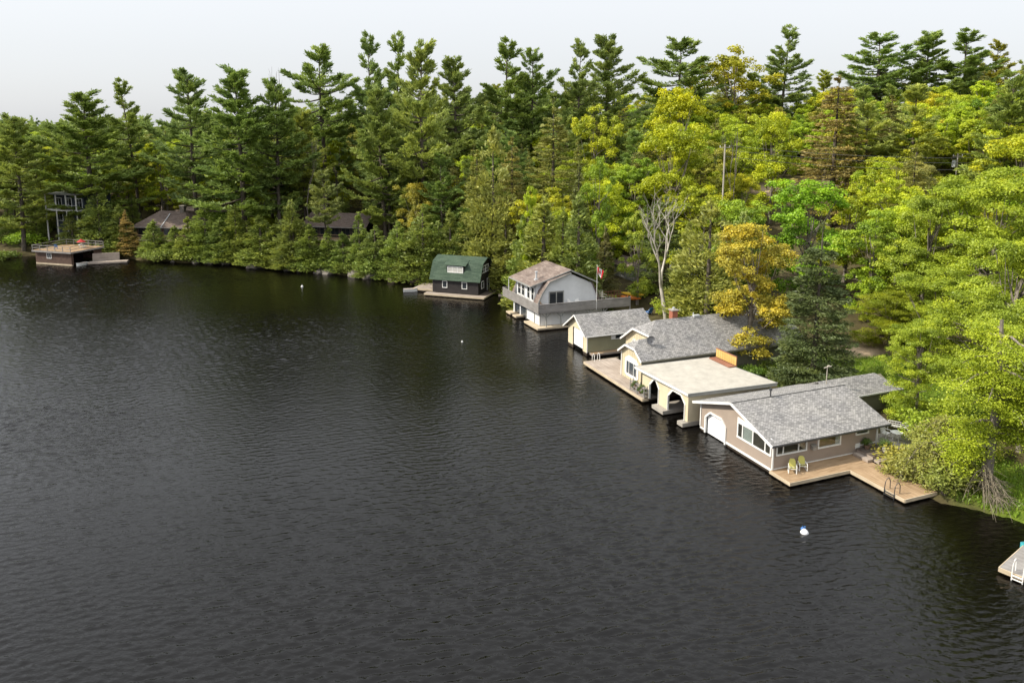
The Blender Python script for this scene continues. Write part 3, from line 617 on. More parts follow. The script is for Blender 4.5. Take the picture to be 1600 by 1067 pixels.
cedars=[(238,343,147,0,46,'pointed cedar next to the tan larch by the brown boathouse'),(318,318,150,1,62,'leafy cedar just past the brown-roofed cottage'),(366,322,142,1,64,'cedar hugging the waterline under the massive pine'),
 (405,335,140,0,70,'dark cedar in the middle of the shoreline row'),(452,345,133,0,58,'bright cedar with a sharp tip low on the shoreline'),(455,312,142,1,66,'taller cedar behind the sharp-tipped one'),(512,352,133,2,40,'slim cedar below the dark cottage'),
 (660,322,127,1,84,'wide cedar beside the pink shoreline rock'),(703,325,124,0,56,'tidy conical cedar right behind the green roof'),(745,310,126,2,60,'shaded cedar behind the green-roofed boathouse'),
 (790,330,116,2,62,'ragged olive cedar next to the green boathouse gable'),(850,305,112,0,100,'large olive cedar behind the white boathouse roof'),(905,300,110,0,86,'cedar behind the ridge of the white boathouse'),(770,195,130,3,84,'tall round-headed olive cedar above the green boathouse'),
 (1112,312,100,3,118,'huge egg-shaped olive cedar behind the orange-leaved tree'),(1165,330,104,1,90,'cedar tucked behind the orange-leaved tree'),(150,290,152,1,66,'dense cedar above the brown boathouse deck'),(185,318,154,0,50,'cedar behind the tan larch'),(110,330,152,1,50,'short bushy cedar behind the brown boathouse railing'),
 (560,330,134,2,44,'cedar in front of the dark cottage windows'),(620,345,130,1,60,'rounded cedar above the round shoreline bushes')]
cedars+=[(272,352,148,0,44,'stout cedar at the end of the low pale dock'),(292,338,150,2,48,'cedar beside the cottage deck'),(342,340,145,0,56,'cedar between the leafy one and the massive pine'),(385,345,141,1,54,'cedar leaning out below the massive pine'),(428,350,137,0,56,'cedar squeezed before the sharp-tipped one'),(482,350,135,1,58,'round-shouldered cedar in the middle of the shore'),(535,362,131,0,50,'cedar below the cottage railing'),(585,352,130,1,62,'full cedar above the widest round bush'),(638,355,127,0,54,'cedar over the pink granite rocks'),(685,345,126,1,50,'cedar between the wide one and the tidy conical one'),(725,335,122,0,60,'cedar at the back corner of the green gambrel roof'),(820,335,116,1,64,'cedar at the lake end of the white boathouse roof'),(880,322,112,2,60,'cedar peeking over the brown roof ridge'),(1080,345,104,1,70,'olive cedar in front of the pale grey shed')]
for px,top,Y,k,wp,lab in cedars: hero(px,top,Y,CEDARS[k],'cedar',vary(CED_Y if ('olive' in lab or 'bright' in lab) else CED_C,.1),lab,'cedar tree',wp,'cedars along the shore')
hero(1287,345,76,SPRUCES[0],'spruce',SPR_C,'tall dark spruce standing on the lawn behind the flat white roof','spruce tree',150)
hero(946,352,115,SPRUCES[1],'spruce',(.21,.20,.065),'brownish layered spruce behind the flagpole','spruce tree',66)
hero(905,252,124,SPRUCES[1],'spruce',(.22,.24,.06),'olive spruce on the slope behind the white boathouse','spruce tree',76)
hero(508,272,144,PINES[3],'white_pine',(.26,.30,.08),'young flat-branched pine in front of the dark cottage','pine tree',60)
hero(195,328,146,SPRUCES[1],'larch',(.52,.38,.12),'tan larch beside the dock of the brown boathouse','larch',50)
# orange-leaved tree, bare birch, dead snags
hero(1182,345,84,MAPLES[4],'maple',(.52,.44,.05),'orange-leaved maple rising beside the grey-roofed boathouse','maple tree',150)
bp,btp=bare(78,17,.48,6,r0=.28,fork=.33)
x,y=at(1041,497,1.3); z=gz(x,y)-.2; TAKEN.append((x,y,2))
t=thing('birch','leafless pale birch forking into bare white limbs by the brick chimney','birch tree',(x,y,z)); s=(at_y(1040,292,y)[2]-z)/17; t.scale=(s*1.25,s*1.25,s); link(bpy.data.objects.new('trunk',bp.trunk),t)
for px,top,Y,seed,lab in [(480,212,160,72,'dark leafless snag between pines above the dark cottage'),(428,104,172,73,'half-dead pale treetop beside the umbrella-topped pine'),(1150,205,135,74,'thin grey leafless tree beside the short power pole')]:
    q,_=bare(seed,18,.3,4,r0=.2,fork=.45,material=M['greybark'],kind='snag'); x,_,zt=at_y(px,top,Y); z=gz(x,Y)-.2
    t=thing('snag',lab,'dead tree',(x,Y,z)); s=(zt-z)/18; t.scale=(s*.7,s*.7,s); link(bpy.data.objects.new('trunk',q.trunk),t); TAKEN.append((x,Y,1.2))
# filling trees: every one a thing of its own
CLEAR=[(HF.w(u,v)[0],HF.w(u,v)[1],r) for u,v,r in [(4,-5,8),(9,-5,8),(16,-8,6),(13,-2,5),(4,-15,8),(9,-15,7),(8,-25,8),(16,-25,8),(20,-25,6),(15,-15,6),(20,-15,5),(19,-3,3.5)]]
CLEAR+=[(*SMALL.w(4,-3)[:2],8),(*SMALL.w(12,-3)[:2],6),(*WHITE.w(5,-4)[:2],9.5),(*WHITE.w(12,-3)[:2],7),(*GREEN.w(3,-4)[:2],7),(-83,152,7),(27,106,5),(23,108,6),(20,112,6),(33,73,5),(41,86,6),(45,80,5),(-80,163,8),(-99,166,6),(-36,163,7),(66,178,7),(58,178,6)]
def zone(px,d):
    if px<300: a='behind the brown flat-topped boathouse'
    elif px<640: a='on the slope behind the dark cottage'
    elif px<810: a='on the slope behind the green gambrel boathouse'
    elif px<990: a='on the hillside behind the white boathouse'
    elif px<1290: a='on the hillside behind the grey-roofed boathouses'
    else: a='on the hillside behind the taupe boathouse'
    return a
REFS=[(60,330,'the navy house'),(130,200,'the broad-headed pine'),(250,340,'the brown-roofed cottage'),(300,295,'the rock outcrop'),(292,150,'the tall cottage pine'),(372,180,'the massive layered pine'),(480,250,'the dark leafless snag'),(500,120,'the umbrella-topped pine'),(540,340,'the dark cottage'),(577,110,'the twin-topped pine'),(655,130,'the big bare-trunked pine'),(640,420,'the pink granite rocks'),
 (715,400,'the green gambrel roof'),(714,140,'the rounded dark pine'),(790,130,'the forked skyline pine'),(860,230,'the big olive hemlock'),(850,420,'the white boathouse roof'),(930,210,'the flagpole maple'),(945,90,'the bushy ridge pine'),(945,390,'the brownish layered spruce'),(1040,350,'the bare birch'),(1056,240,'the broad golden maple'),(1060,90,'the wide ridge pine'),(1140,270,'the pale utility pole'),(1180,420,'the orange-leaved maple'),(1212,230,'the round lime maple'),(1226,80,'the lone ridge pine tip'),(1264,330,'the big round green maple'),(1285,450,'the tall dark spruce'),(1312,220,'the brownish thin hemlock'),(1382,80,'the flat spreading ridge pine'),(1400,220,'the dusty olive hemlock'),(1456,80,'the pointed ridge pine'),(1497,255,'the transformer pole'),(1540,220,'the ochre round maple'),(1570,100,'the half-bare ridge pine'),(1570,330,'the largest lime maple'),(1470,400,'the pale lime maple'),(1380,600,'the taupe annex'),(1350,470,'the gravel path')]
ORD=['x','second','third','fourth','fifth','sixth','seventh','eighth','ninth','tenth','eleventh','twelfth','thirteenth','fourteenth','fifteenth','sixteenth','seventeenth','eighteenth','nineteenth','twentieth','twenty-first','twenty-second','twenty-third','twenty-fourth','twenty-fifth','twenty-sixth','twenty-seventh']
FILL=[]
def fill(p,name,x,y,h,c,adj,cat,group,rz,wide):
    px,py=px_of(x,y,gz(x,y)+h*.8); d,rx,ry,ref=min((math.hypot(px-a,py-b),a,b,r) for a,b,r in REFS); dx,dy=px-rx,py-ry
    rel=('above' if dy<0 else 'below') if abs(dy)>abs(dx) else ('on the sunny side of' if dx<0 else 'on the shady side of')
    t=put(p,name,x,y,h,c,adj+' '+rel+' '+ref,cat,group,rz,wide); FILL.append((adj,rel,ref,d,t))
def name_fill():
    by={}
    for adj,rel,ref,d,t in FILL: by.setdefault((adj,rel,ref),[]).append((d,t))
    for (adj,rel,ref),v in by.items():
        v.sort(key=lambda q:q[0])
        if len(v)==1: v[0][1]['label']='the '+adj+' '+rel+' '+ref; continue
        for k,(d,t) in enumerate(v): t['label']=(('closest ' if k==0 else ORD[min(k,26)]+' closest ')+adj+' '+rel+' '+ref)
VIEWS=[(1003,1082,292,478,103),(985,1125,200,300,138),(1190,1335,288,380,106),(1300,1325,130,270,142),(58,106,296,356,166),(214,302,322,392,163),(478,585,322,372,157),(252,348,286,316,182),(1062,1092,402,482,113),(955,1045,418,492,119),(1195,1290,262,312,178),(1478,1512,232,272,136),(1118,1148,222,300,129),(1305,1365,540,600,90)]
def blocks(x,y,h,r):
    zb=gz(x,y); a,b=px_of(x,y,zb+h*.55); w_=r*F_PX/y*.8; top=px_of(x,y,zb+h)[1]; bot=px_of(x,y,zb)[1]
    return any(y<V[4]-1 and a+w_>V[0] and a-w_<V[1] and top<V[3] and bot>V[2] for V in VIEWS)
cnt=0; pts=[]
Yv=93.0
while Yv<262:
    st=5.8 if Yv<170 else 7.0
    Xv=-.72*Yv-4
    while Xv<.74*Yv+6:
        pts.append((Xv+RG.uniform(-2.3,2.3),Yv+RG.uniform(-2.3,2.3))); Xv+=st
    Yv+=st*.93
PX=np.array(pts); DD=shore_d(PX[:,0],PX[:,1])
for (x,y),d in zip(pts,DD):
    px,py=px_of(x,y,gz(x,y)+14)
    lim=62 if px<330 else (84 if px<640 else 150)
    if d<2.2 or d>lim or px<-60 or px>1700: continue
    if any((x-a)**2+(y-b)**2<r*r for a,b,r in CLEAR): continue
    if any((x-a)**2+(y-b)**2<(0.62*min(r,5))**2+2.5 for a,b,r in TAKEN): continue
    u=RG.random(); west=px<650; zl=zone(px,d)
    if d<9 and y>100: kind='cedar' if u<.8 else 'maple'
    elif west: kind='pine' if u<.34 else ('maple' if u<.76 else ('cedar' if u<.92 and d<30 else 'hemlock'))
    elif px<900: kind='pine' if u<.24 else ('maple' if u<.62 else ('cedar' if u<.75 and d<35 else 'hemlock'))
    else: kind='maple' if u<.80 else ('pine' if u<.89 else ('hemlock' if u<.97 else 'cedar'))
    rz=RG.uniform(0,6.28)
    if blocks(x,y,{'pine':23,'maple':16,'hemlock':19,'cedar':10}[kind],{'cedar':2.5,'pine':4}.get(kind,4)): continue
    # keep the canopy under the skyline set by the tall pines
    cap=np.interp(px,[0,120,250,330,460,560,700,850,1000,1200,1400,1600],[205,205,195,172,158,140,118,104,92,82,86,84])+RG.uniform(-4,26)
    hcap=at_y(px,cap,y)[2]-gz(x,y)
    if kind=='pine':
        h=min(RG.uniform(19,25),hcap); c=vary(PINE_C if RG.random()<.6 else PINE_Y); p=RG.choice(PINES)
        if h<9: continue
        fill(p,'white_pine',x,y,h,c,'white pine','pine tree','forest pines '+zl,rz,RG.uniform(1.05,1.45))
    elif kind=='hemlock':
        h=min(RG.uniform(14,21),hcap)
        if h<6: continue
        fill(RG.choice(HEMS),'hemlock',x,y,h,vary(HEM_C),'olive hemlock','hemlock','forest hemlocks '+zl,rz,RG.uniform(1.0,1.35))
    elif kind=='cedar':
        h=min(RG.uniform(7,12),hcap)
        if h<3: continue
        fill(RG.choice(CEDARS),'cedar',x,y,h,vary(CED_C),'dense pointed cedar','cedar tree','forest cedars '+zl,rz,RG.uniform(1.1,1.6))
    else:
        h=min(RG.uniform(12,18),hcap); v=RG.random()
        if h<6: continue
        cn,c=('lime',LIME) if v<.42 else (('yellow-green',YEL) if v<.60 else (('green',GRN) if v<.74 else (('mid green',MID) if v<.92 else ('olive-budded',OLV))))
        if west and cn=='yellow-green' and RG.random()<.5: cn,c='green',GRN
        fill(RG.choice(MAPLES[:4]),'maple',x,y,h,vary(c),cn+' maple','maple tree',cn+' maples '+zl,rz,RG.uniform(1.0,1.35))
    cnt+=1
name_fill(); print('filler trees',cnt)
# the wooded bank by the taupe boathouse: large close trees
big=[maple(81,H=17,crown_r=5.8,base=.06,nclump=260,per=250,leaf=.16,flat=.45),maple(82,H=16,crown_r=5.2,base=.06,nclump=230,per=240,leaf=.16,flat=.45)]
near=[(1570,262,86,0,250,(.36,.44,.03),'largest lime maple, filling the slope above the wooded bank'),(1455,300,92,1,170,(.36,.44,.04),'pale lime maple beside the largest one, over the gravel path'),(1590,360,68,1,210,(.35,.43,.03),'lime maple with bare limbs showing, right over the grassy bank'),
 (1480,420,80,0,180,(.33,.41,.03),'lime maple spreading over the annex roof of the taupe boathouse'),(1620,470,60,0,190,(.33,.41,.03),'lime maple at the edge of the grassy bank'),(1445,500,66,1,120,(.35,.43,.03),'low lime maple crowding the patio behind the taupe boathouse'),(1395,455,88,0,130,(.28,.32,.016),'lime maple low over the gravel path and lawn'),(1440,250,118,1,110,(.38,.36,.09),'buff twiggy tree below the power pole')]
for px,top,Y,k,wp,c,lab in near: hero(px,top,Y,big[k],'maple',c,lab,'maple tree',wp,'lime maples on the wooded bank')

# the far wood beyond the low west shore: one distant mass
def far_wood():
    g=np.random.default_rng(77); me=CEDARS[0].crown; co=np.zeros(len(me.vertices)*3,np.float32); me.vertices.foreach_get('co',co); co=co.reshape(-1,4,3); VV=[];TT=[]
    for k in range(300):
        Y=g.uniform(235,420); X=(-.70+g.uniform(0,.62))*Y-3; sub=co[g.integers(0,len(co),420)]; c=sub.mean(1,keepdims=True); sub=c+(sub-c)*3.2; h=g.uniform(.85,1.1)*(30.5-gz(X,Y))/11
        VV.append((sub*np.array([h*1.5,h*1.5,h])+np.array([X,Y,gz(X,Y)])).reshape(-1,3)); TT.append(np.full(420*4,np.clip(g.normal(.5,.2),0,1)))
    V=np.concatenate(VV); o=bpy.data.objects.new('far_forest',mesh_np('far_forest',V,np.arange(len(V)).reshape(-1,4),M['leaf'],tint=np.concatenate(TT))); o.color=(.22,.29,.07,1); link(o); tag(o,kind='stuff')
far_wood()
# ------------------------------------------------------------------ buildings
def root(f,name,label,cat,group=None,z=0.0): return thing(name,label,cat,(f.O[0],f.O[1],z),group)
# ---- taupe boathouse (nearest of the row)
def taupe_house():
    f=HF; h=root(f,'boathouse','taupe sided boathouse with white trimmed picture windows and a grey shingle gable roof','boathouse')
    Lw=11.15; Wd=9.7; RV=-4.85; RZ=4.5; e=0.55; zs=.4
    def roofz(v): return RZ-0.325*abs(v-RV)
    eL=roofz(-Wd)-.13; eR=roofz(0)-.13
    W=Wall(f,0,0,'v',-1); S=Wall(f,0,0,'u',1); B=Wall(f,0,-Wd,'u',-1); K=Wall(f,Lw,0,'v',1)
    g=G(f); gp=[(-Wd,zs),(0,zs),(0,eR),(RV,RZ-.13),(-Wd,eL)]
    # lake gable round the boat door
    d0,d1=-8.92,-5.98
    lapwall(g,W,[(-Wd,zs),(d0,zs),(d0,roofz(d0)-.13),(-Wd,eL)],.2,.012)
    lapwall(g,W,[(d0,2.25),(d1,2.25),(d1,roofz(d1)-.13),(d0,roofz(d0)-.13)],.2,.012)
    lapwall(g,W,[(d1,zs),(0,zs),(0,eR),(RV,RZ-.13),(d1,roofz(d1)-.13)],.2,.012)
    wpoly(g,W,[(d0,1.65),(d0,2.25),(-8.25,2.25)],-.1,0.0); wpoly(g,W,[(d1,1.65),(-6.55,2.25),(d1,2.25)],-.1,0.0)
    lapwall(g,S,[(0,zs),(Lw,zs),(Lw,eR),(0,eR)],.2,.012)
    g.face([(0,-Wd,zs),(Lw,-Wd,zs),(Lw,-Wd,eL),(0,-Wd,eL)]); g.face([(Lw,a,b) for a,b in gp])
    g.build('wall',M['taupe'],h)
    g=G(f); g.plate([(-.55,RV,RZ),(12.05,RV,RZ),(12.05,.55,roofz(.55)),(-.55,.55,roofz(.55))],.10)
    g.plate([(-.55,RV-.004,RZ),(12.05,RV-.004,RZ),(12.05,-Wd-.55,roofz(-Wd-.55)),(-.55,-Wd-.55,roofz(-Wd-.55))],.10)
    g.box(-.56,12.06,RV-.14,RV+.14,RZ-.02,RZ+.035)
    rf=g.build('roof',M['grey_shingle'],h)
    g=G(f)
    for a,b in ((RV+.02,.57),(RV-.02,-Wd-.57)):
        g.bar((-.585,a,roofz(a)-.10),(-.585,b,roofz(b)-.10),.05,.22)
    g.build('rake_board',M['white'],h)
    g=G(f); g.bar((-.56,.585,roofz(.55)-.10),(12.05,.585,roofz(.55)-.10),.11,.12); g.build('gutter',M['dark_metal'],h)
    for c_,top_ in (((.02,.04),2.62),((Lw-.03,.03),2.7),((-.03,-Wd+.05),2.65)): g=G(f); g.bar((*c_,top_),(*c_,.5),.12,.12); g.build('corner_board',M['white'],h)
    g=G(f)
    wbox(g,S,0,8.7,.30,.46,0,.05); g.build('skirt_board',M['white'],h); g=G(f); wbox(g,W,d1,0,.26,.46,0,.05); g.build('skirt_board',M['white'],h); g=G(f); wbox(g,W,-Wd,d0,.26,.42,0,.05); g.build('skirt_board',M['white'],h); g=G(f); wbox(g,S,8.75,Lw,.98,1.10,0,.04); g.build('skirt_board',M['white'],h); g=G(f); wbox(g,S,8.75,9.25,.8,1.25,0.045,.06)
    g.build('skirt_board',M['white'],h)
    g=G(f); g.tube([(-.06,.5,2.55),(-.07,.12,2.4),(-.07,.12,.5)],.05,6); g.build('downspout',M['white'],h)
    # boat door
    g=G(f); oct_=[(d0,.12),(d1,.12),(d1,1.65),(-6.55,2.25),(-8.25,2.25),(d0,1.65)]
    for a,b in zip(oct_[1:],oct_[2:]+oct_[:1]): 
        g.bar(W(a[0],a[1],.03),W(b[0],b[1],.03),.16,.16)
    tr=g.build('door_trim',M['white'],h)
    g=G(f); wpoly(g,W,[(d0+.05,.1),(d1-.05,.1),(d1-.05,1.63),(-6.58,2.2),(-8.22,2.2),(d0+.05,1.63)],-.22,-.16)
    for zz in (.55,1.02,1.5): wbox(g,W,d0+.08,d1-.08,zz,zz+.03,-.16,-.145)
    g.build('garage_door',M['door_white'],h)
    # windows
    C=M['curtain']
    window(W,h,-4.42,-.10,1.48,2.92,.14,(.14,.47,.85),0,pane=M['clear'],bar=.12,back=[(0,1,M['room']),(.16,.45,C)])
    g=G(f); wpoly(g,W,[(-4.42,2.925),(-.1,2.925),(-.1,3.0),(-4.42,3.28)],0,.08); g.build('window_head',M['white'],h)
    window(S,h,.30,3.48,1.53,2.70,.13,(.2,.74),0,pane=M['clear'],bar=.10,back=[(0,1,M['room'])])
    window(S,h,4.6,7.1,1.45,2.74,.14,(),0,pane=M['clear'],back=[(0,1,M['gold_room']),(.80,.99,C)])
    window(S,h,8.68,10.15,2.0,2.76,.13,(),1)
    g=G(f); g.box(3.9,4.3,.05,.3,1.55,1.9); g.plate([(3.82,.0,1.98),(4.38,.0,1.98),(4.38,.4,1.9),(3.82,.4,1.9)],.04); g.build('wall_box',M['concrete'],h)
    g=G(f); g.box(0.05,8.6,-.25,-.06,-.6,.26); g.box(.05,.3,-Wd,-9.0,-.6,.26); g.box(.05,.3,d1,-.3,-.6,.26); g.box(.3,8,-9.5,-9.3,-.6,.26); g.box(5.5,5.7,-9.2,-.3,-.6,1.5); g.build('crib',M['crib'],h)
    # annex at the inland end
    ax0,ax1=12.06,20.0; rv=-8.0; rz=3.72
    g=G(f); An=Wall(f,0,-6.15,'u',1); lapwall(g,An,[(ax0-.6,.6),(ax1,.6),(ax1,2.62),(ax0-.6,2.62)],.2,.012)
    g.face([(ax1,-6.15,.6),(ax1,-9.9,.6),(ax1,-9.9,2.6),(ax1,rv,3.55),(ax1,-6.15,2.6)]); g.face([(ax0,-9.9,.6),(ax1,-9.9,.6),(ax1,-9.9,2.6),(ax0,-9.9,2.6)])
    g.build('annex_wall',M['drab'],h)
    g=G(f); g.plate([(ax0-.02,rv,rz),(19.2,rv,rz),(20.6,-5.75,2.68),(ax0-.02,-5.75,2.68)],.1); g.plate([(ax0-.02,rv,rz),(19.2,rv,rz),(20.6,-10.25,2.68),(ax0-.02,-10.25,2.68)],.1); g.plate([(19.2,rv,rz),(20.6,-5.75,2.68),(20.6,-10.25,2.68)],.1)
    g.build('annex_roof',M['grey_shingle'],h)
    g=G(f); g.bar((ax0,-5.72,2.6),(20.6,-5.72,2.6),.05,.14); g.bar((ax1-.03,-6.11,2.6),(ax1-.03,-6.11,.65),.11); g.build('annex_trim',M['white'],h)
    window(An,h,13.2,14.5,.75,2.45,.12,(.5,),0)
    # roof vent and mast
    g=G(f); p=(3.6,RV+.1,RZ); g.tube([p,(3.6,RV+.1,RZ+.55)],.06); g.tube([(3.6,RV+.1,RZ+.55),(3.6,RV+.1,RZ+.75)],.13); g.build('vent_pipe',M['dark_metal'],h)
    g=G(f); g.tube([(12.3,-7.2,3.2),(12.3,-7.2,5.5)],.045); g.bar((12.0,-7.3,5.3),(12.7,-7.1,5.45),.1,.06); g.bar((12.3,-7.2,5.45),(12.3,-7.0,5.6),.12); g.build('antenna_mast',M['pole'],h)
    return h
taupe_house()
# its dock, platform and steps
def plain_thing(f,name,label,cat,group=None): return root(f,name,label,cat,group)
t=plain_thing(HF,'dock','tan plank dock wrapping the corner of the taupe boathouse','dock')
planks(HF,'deck_boards',-.17,8.75,.06,2.34,.40,'u',M['deck_tan'],t); planks(HF,'deck_boards',5.95,9.2,2.36,7.6,.402,'v',M['deck_tan'],t,seed=3)
g=G(HF); g.box(-.2,5.9,2.345,2.40,.14,.41); g.box(-.23,-.175,0.0,2.40,.14,.41); g.box(5.86,5.915,2.40,7.6,.14,.41); g.box(5.9,9.2,7.6,7.66,.14,.41); g.build('fascia',M['pale_wood'],t)
g=G(HF); g.box(-.1,8,.3,2.25,-.5,.12); g.box(6.05,9.0,2.4,7.5,-.5,.12); g.build('crib',M['crib'],t)
t=plain_thing(HF,'landing','low wooden landing with steps against the taupe wall','steps')
planks(HF,'deck_boards',8.8,12.2,.08,1.9,.86,'u',M['deck_dark'],t); g=G(HF); g.box(8.85,12.1,.12,1.85,.42,.815); g.build('riser',M['deck_grey'],t)
for k,(a,b,z) in enumerate(((8.25,8.78,.63),(8.9,10.2,.62))):
    g=G(HF); 
    if k==0: g.box(a,b,.3,1.9,.42,z)
    else: g.box(a,b,1.92,2.45,.42,z)
    g.build('step',M['deck_grey'],t)
def hoop_ladder(f,u,v,z,axis_u,mt,label,group=None,width=.5,rungs=3):
    """swim ladder: two hoops and rungs going down the dock edge; axis_u: the ladder's width runs along u"""
    t=thing('swim_ladder',label,'ladder',f.w(u,v,z),group); fr=Fr((0,0),0); fr.U,fr.V=f.U,f.V
    for s in (-width/2,width/2):
        q=[(-.0,-.42,0),(-.0,-.40,.62),(0,-.25,.86),(0,-.05,.84),(0,.1,.6),(0,.16,0),(0,.16,-.55)]
        pts=[((s,b,c) if axis_u else (b*-1,s,c)) for a,b,c in q]; g=G(fr); g.tube(pts,.035,6); g.build('rail',mt,t)
    for k in range(rungs):
        zz=-.08-.22*k; g=G(fr); 
        g.bar((-width/2,.17,zz),(width/2,.17,zz),.09,.04) if axis_u else g.bar((-.17,-width/2,zz),(-.17,width/2,zz),.09,.04); g.build('rung',mt,t)
    return t
hoop_ladder(HF,5.95,6.3,.40,False,M['dark_metal'],'grey hoop swim ladder on the tan dock edge by the overhanging branches',width=.9)
def lawn_chair(x,y,z,rz,label):
    f=Fr((0,0),90); t=thing('lawn_chair',label,'chair',(x,y,z),'yellow chairs on the tan dock',rz)
    for s in (-.3,.3):
        g=G(f); g.tube([(.36,s,.02),(-.36,s,.02),(-.42,s,.10),(-.36,s,.5),(-.3,s,.58),(.3,s,.6),(.38,s,.5),(.42,s,.10),(.36,s,.02)],.028,6); g.build('arm_frame',M['white'],t)
    g=G(f)
    g.add([(.34,-.27,.42),(.34,.27,.42),(-.20,.27,.34),(-.20,-.27,.34)],[(0,1,2,3)]); g.plate([(.34,-.27,.42),(.34,.27,.42),(-.20,.27,.34),(-.20,-.27,.34)],.03); g.build('seat',M['yellow_sling'],t)
    g=G(f); g.plate([(-.20,-.27,.36),(-.20,.27,.36),(-.40,.25,.80),(-.47,.14,.96),(-.47,-.14,.96),(-.40,-.25,.80)],.03,(-.03,0,-.01)); g.build('backrest',M['yellow_sling'],t)
    g=G(f); g.tube([(.34,-.3,.42),(.34,.3,.42)],.02,5); g.tube([(-.2,-.3,.34),(-.2,.3,.34)],.02,5); g.build('crossbar',M['white'],t)
azc=math.atan2(HF.V[1]*.8-HF.U[1]*.6,HF.V[0]*.8-HF.U[0]*.6)
lawn_chair(*HF.w(1.25,.95,.41),azc,'yellow sling lawn chair at the dock corner, under the end window'); lawn_chair(*HF.w(2.35,.85,.41),azc+.15,'yellow sling lawn chair between its twin and the small wall box')
# patio things behind the taupe boathouse
def lattice_bench(x,y,z,rz,label,wd=1.6):
    f=Fr((0,0),90); t=thing('garden_bench',label,'bench',(x,y,z),None,rz); mw=M['white']
    g=G(f); 
    for s in np.linspace(-wd/2,wd/2,9): g.bar((s,.0,.42),(s,-.12,1.0),.035,.03)
    for q in (.55,.78,.99): g.bar((-wd/2,-.12*(q-.42)/.58,q),(wd/2,-.12*(q-.42)/.58,q),.04,.04)
    g.build('lattice_back',mw,t)
    g=G(f); 
    for k in range(5): g.box(-wd/2,wd/2,.02+.1*k,.10+.1*k,.40,.43)
    g.build('seat_slats',mw,t)
    for sx in (-wd/2,wd/2):
        for sy in (.03,.48): g=G(f); g.box(sx-.025,sx+.025,sy-.025,sy+.025,0,.42 if sy<.1 else .64); g.build('leg',mw,t)
        g=G(f); g.box(sx-.035,sx+.035,-.04,.52,.64,.67); g.build('armrest',mw,t)
zb=gz(34.6,64.0)
lattice_bench(34.7,64.4,zb,2.6,'white lattice garden bench behind the end of the taupe boathouse'); lattice_bench(32.9,63.4,zb,.6,'white lattice garden chair beside the boathouse corner board',.7)
f0=Fr((0,0),90)
t=thing('patio_table','round white patio table between the lattice bench and chair','table',(33.7,62.6,zb)); g=G(f0); g.tube([(0,0,.70),(0,0,.74)],.5,14); g.build('tabletop',M['white'],t)
for a in range(4): g=G(f0); g.bar((.1*math.cos(a*1.57),.1*math.sin(a*1.57),.7),(.4*math.cos(a*1.57),.4*math.sin(a*1.57),0),.035); g.build('leg',M['white'],t)
g=G(f0); g.box(-.4,5.4,-2.0,3.6,-.06,.0); o=g.build('patio',M['concrete'],None,loc=(31.2,62.0,zb+.02)); o['kind']='structure'
def pot(x,y,z,mt,label,plant=True,s=1.0):
    t=thing('flower_pot',label,'flower pot',(x,y,z)); g=G(f0); g.tube([(0,0,0),(0,0,.3*s)],.16*s,10,.24*s); g.build('pot',mt,t)
    if plant:
        o=bpy.data.objects.new('foliage',SHRUBS[0].crown); o.scale=(.25*s,.25*s,.25*s); o.location=(0,0,.2*s); o.color=(.10,.16,.03,1); link(o,t)
pot(31.5,60.0,.86,M['white'],'white flower pot at the end of the landing steps',True,1.3); pot(*HF.w(9.6,.5,.865),M['terracotta'],'dark planter standing on the landing under the small window',True,1.1)

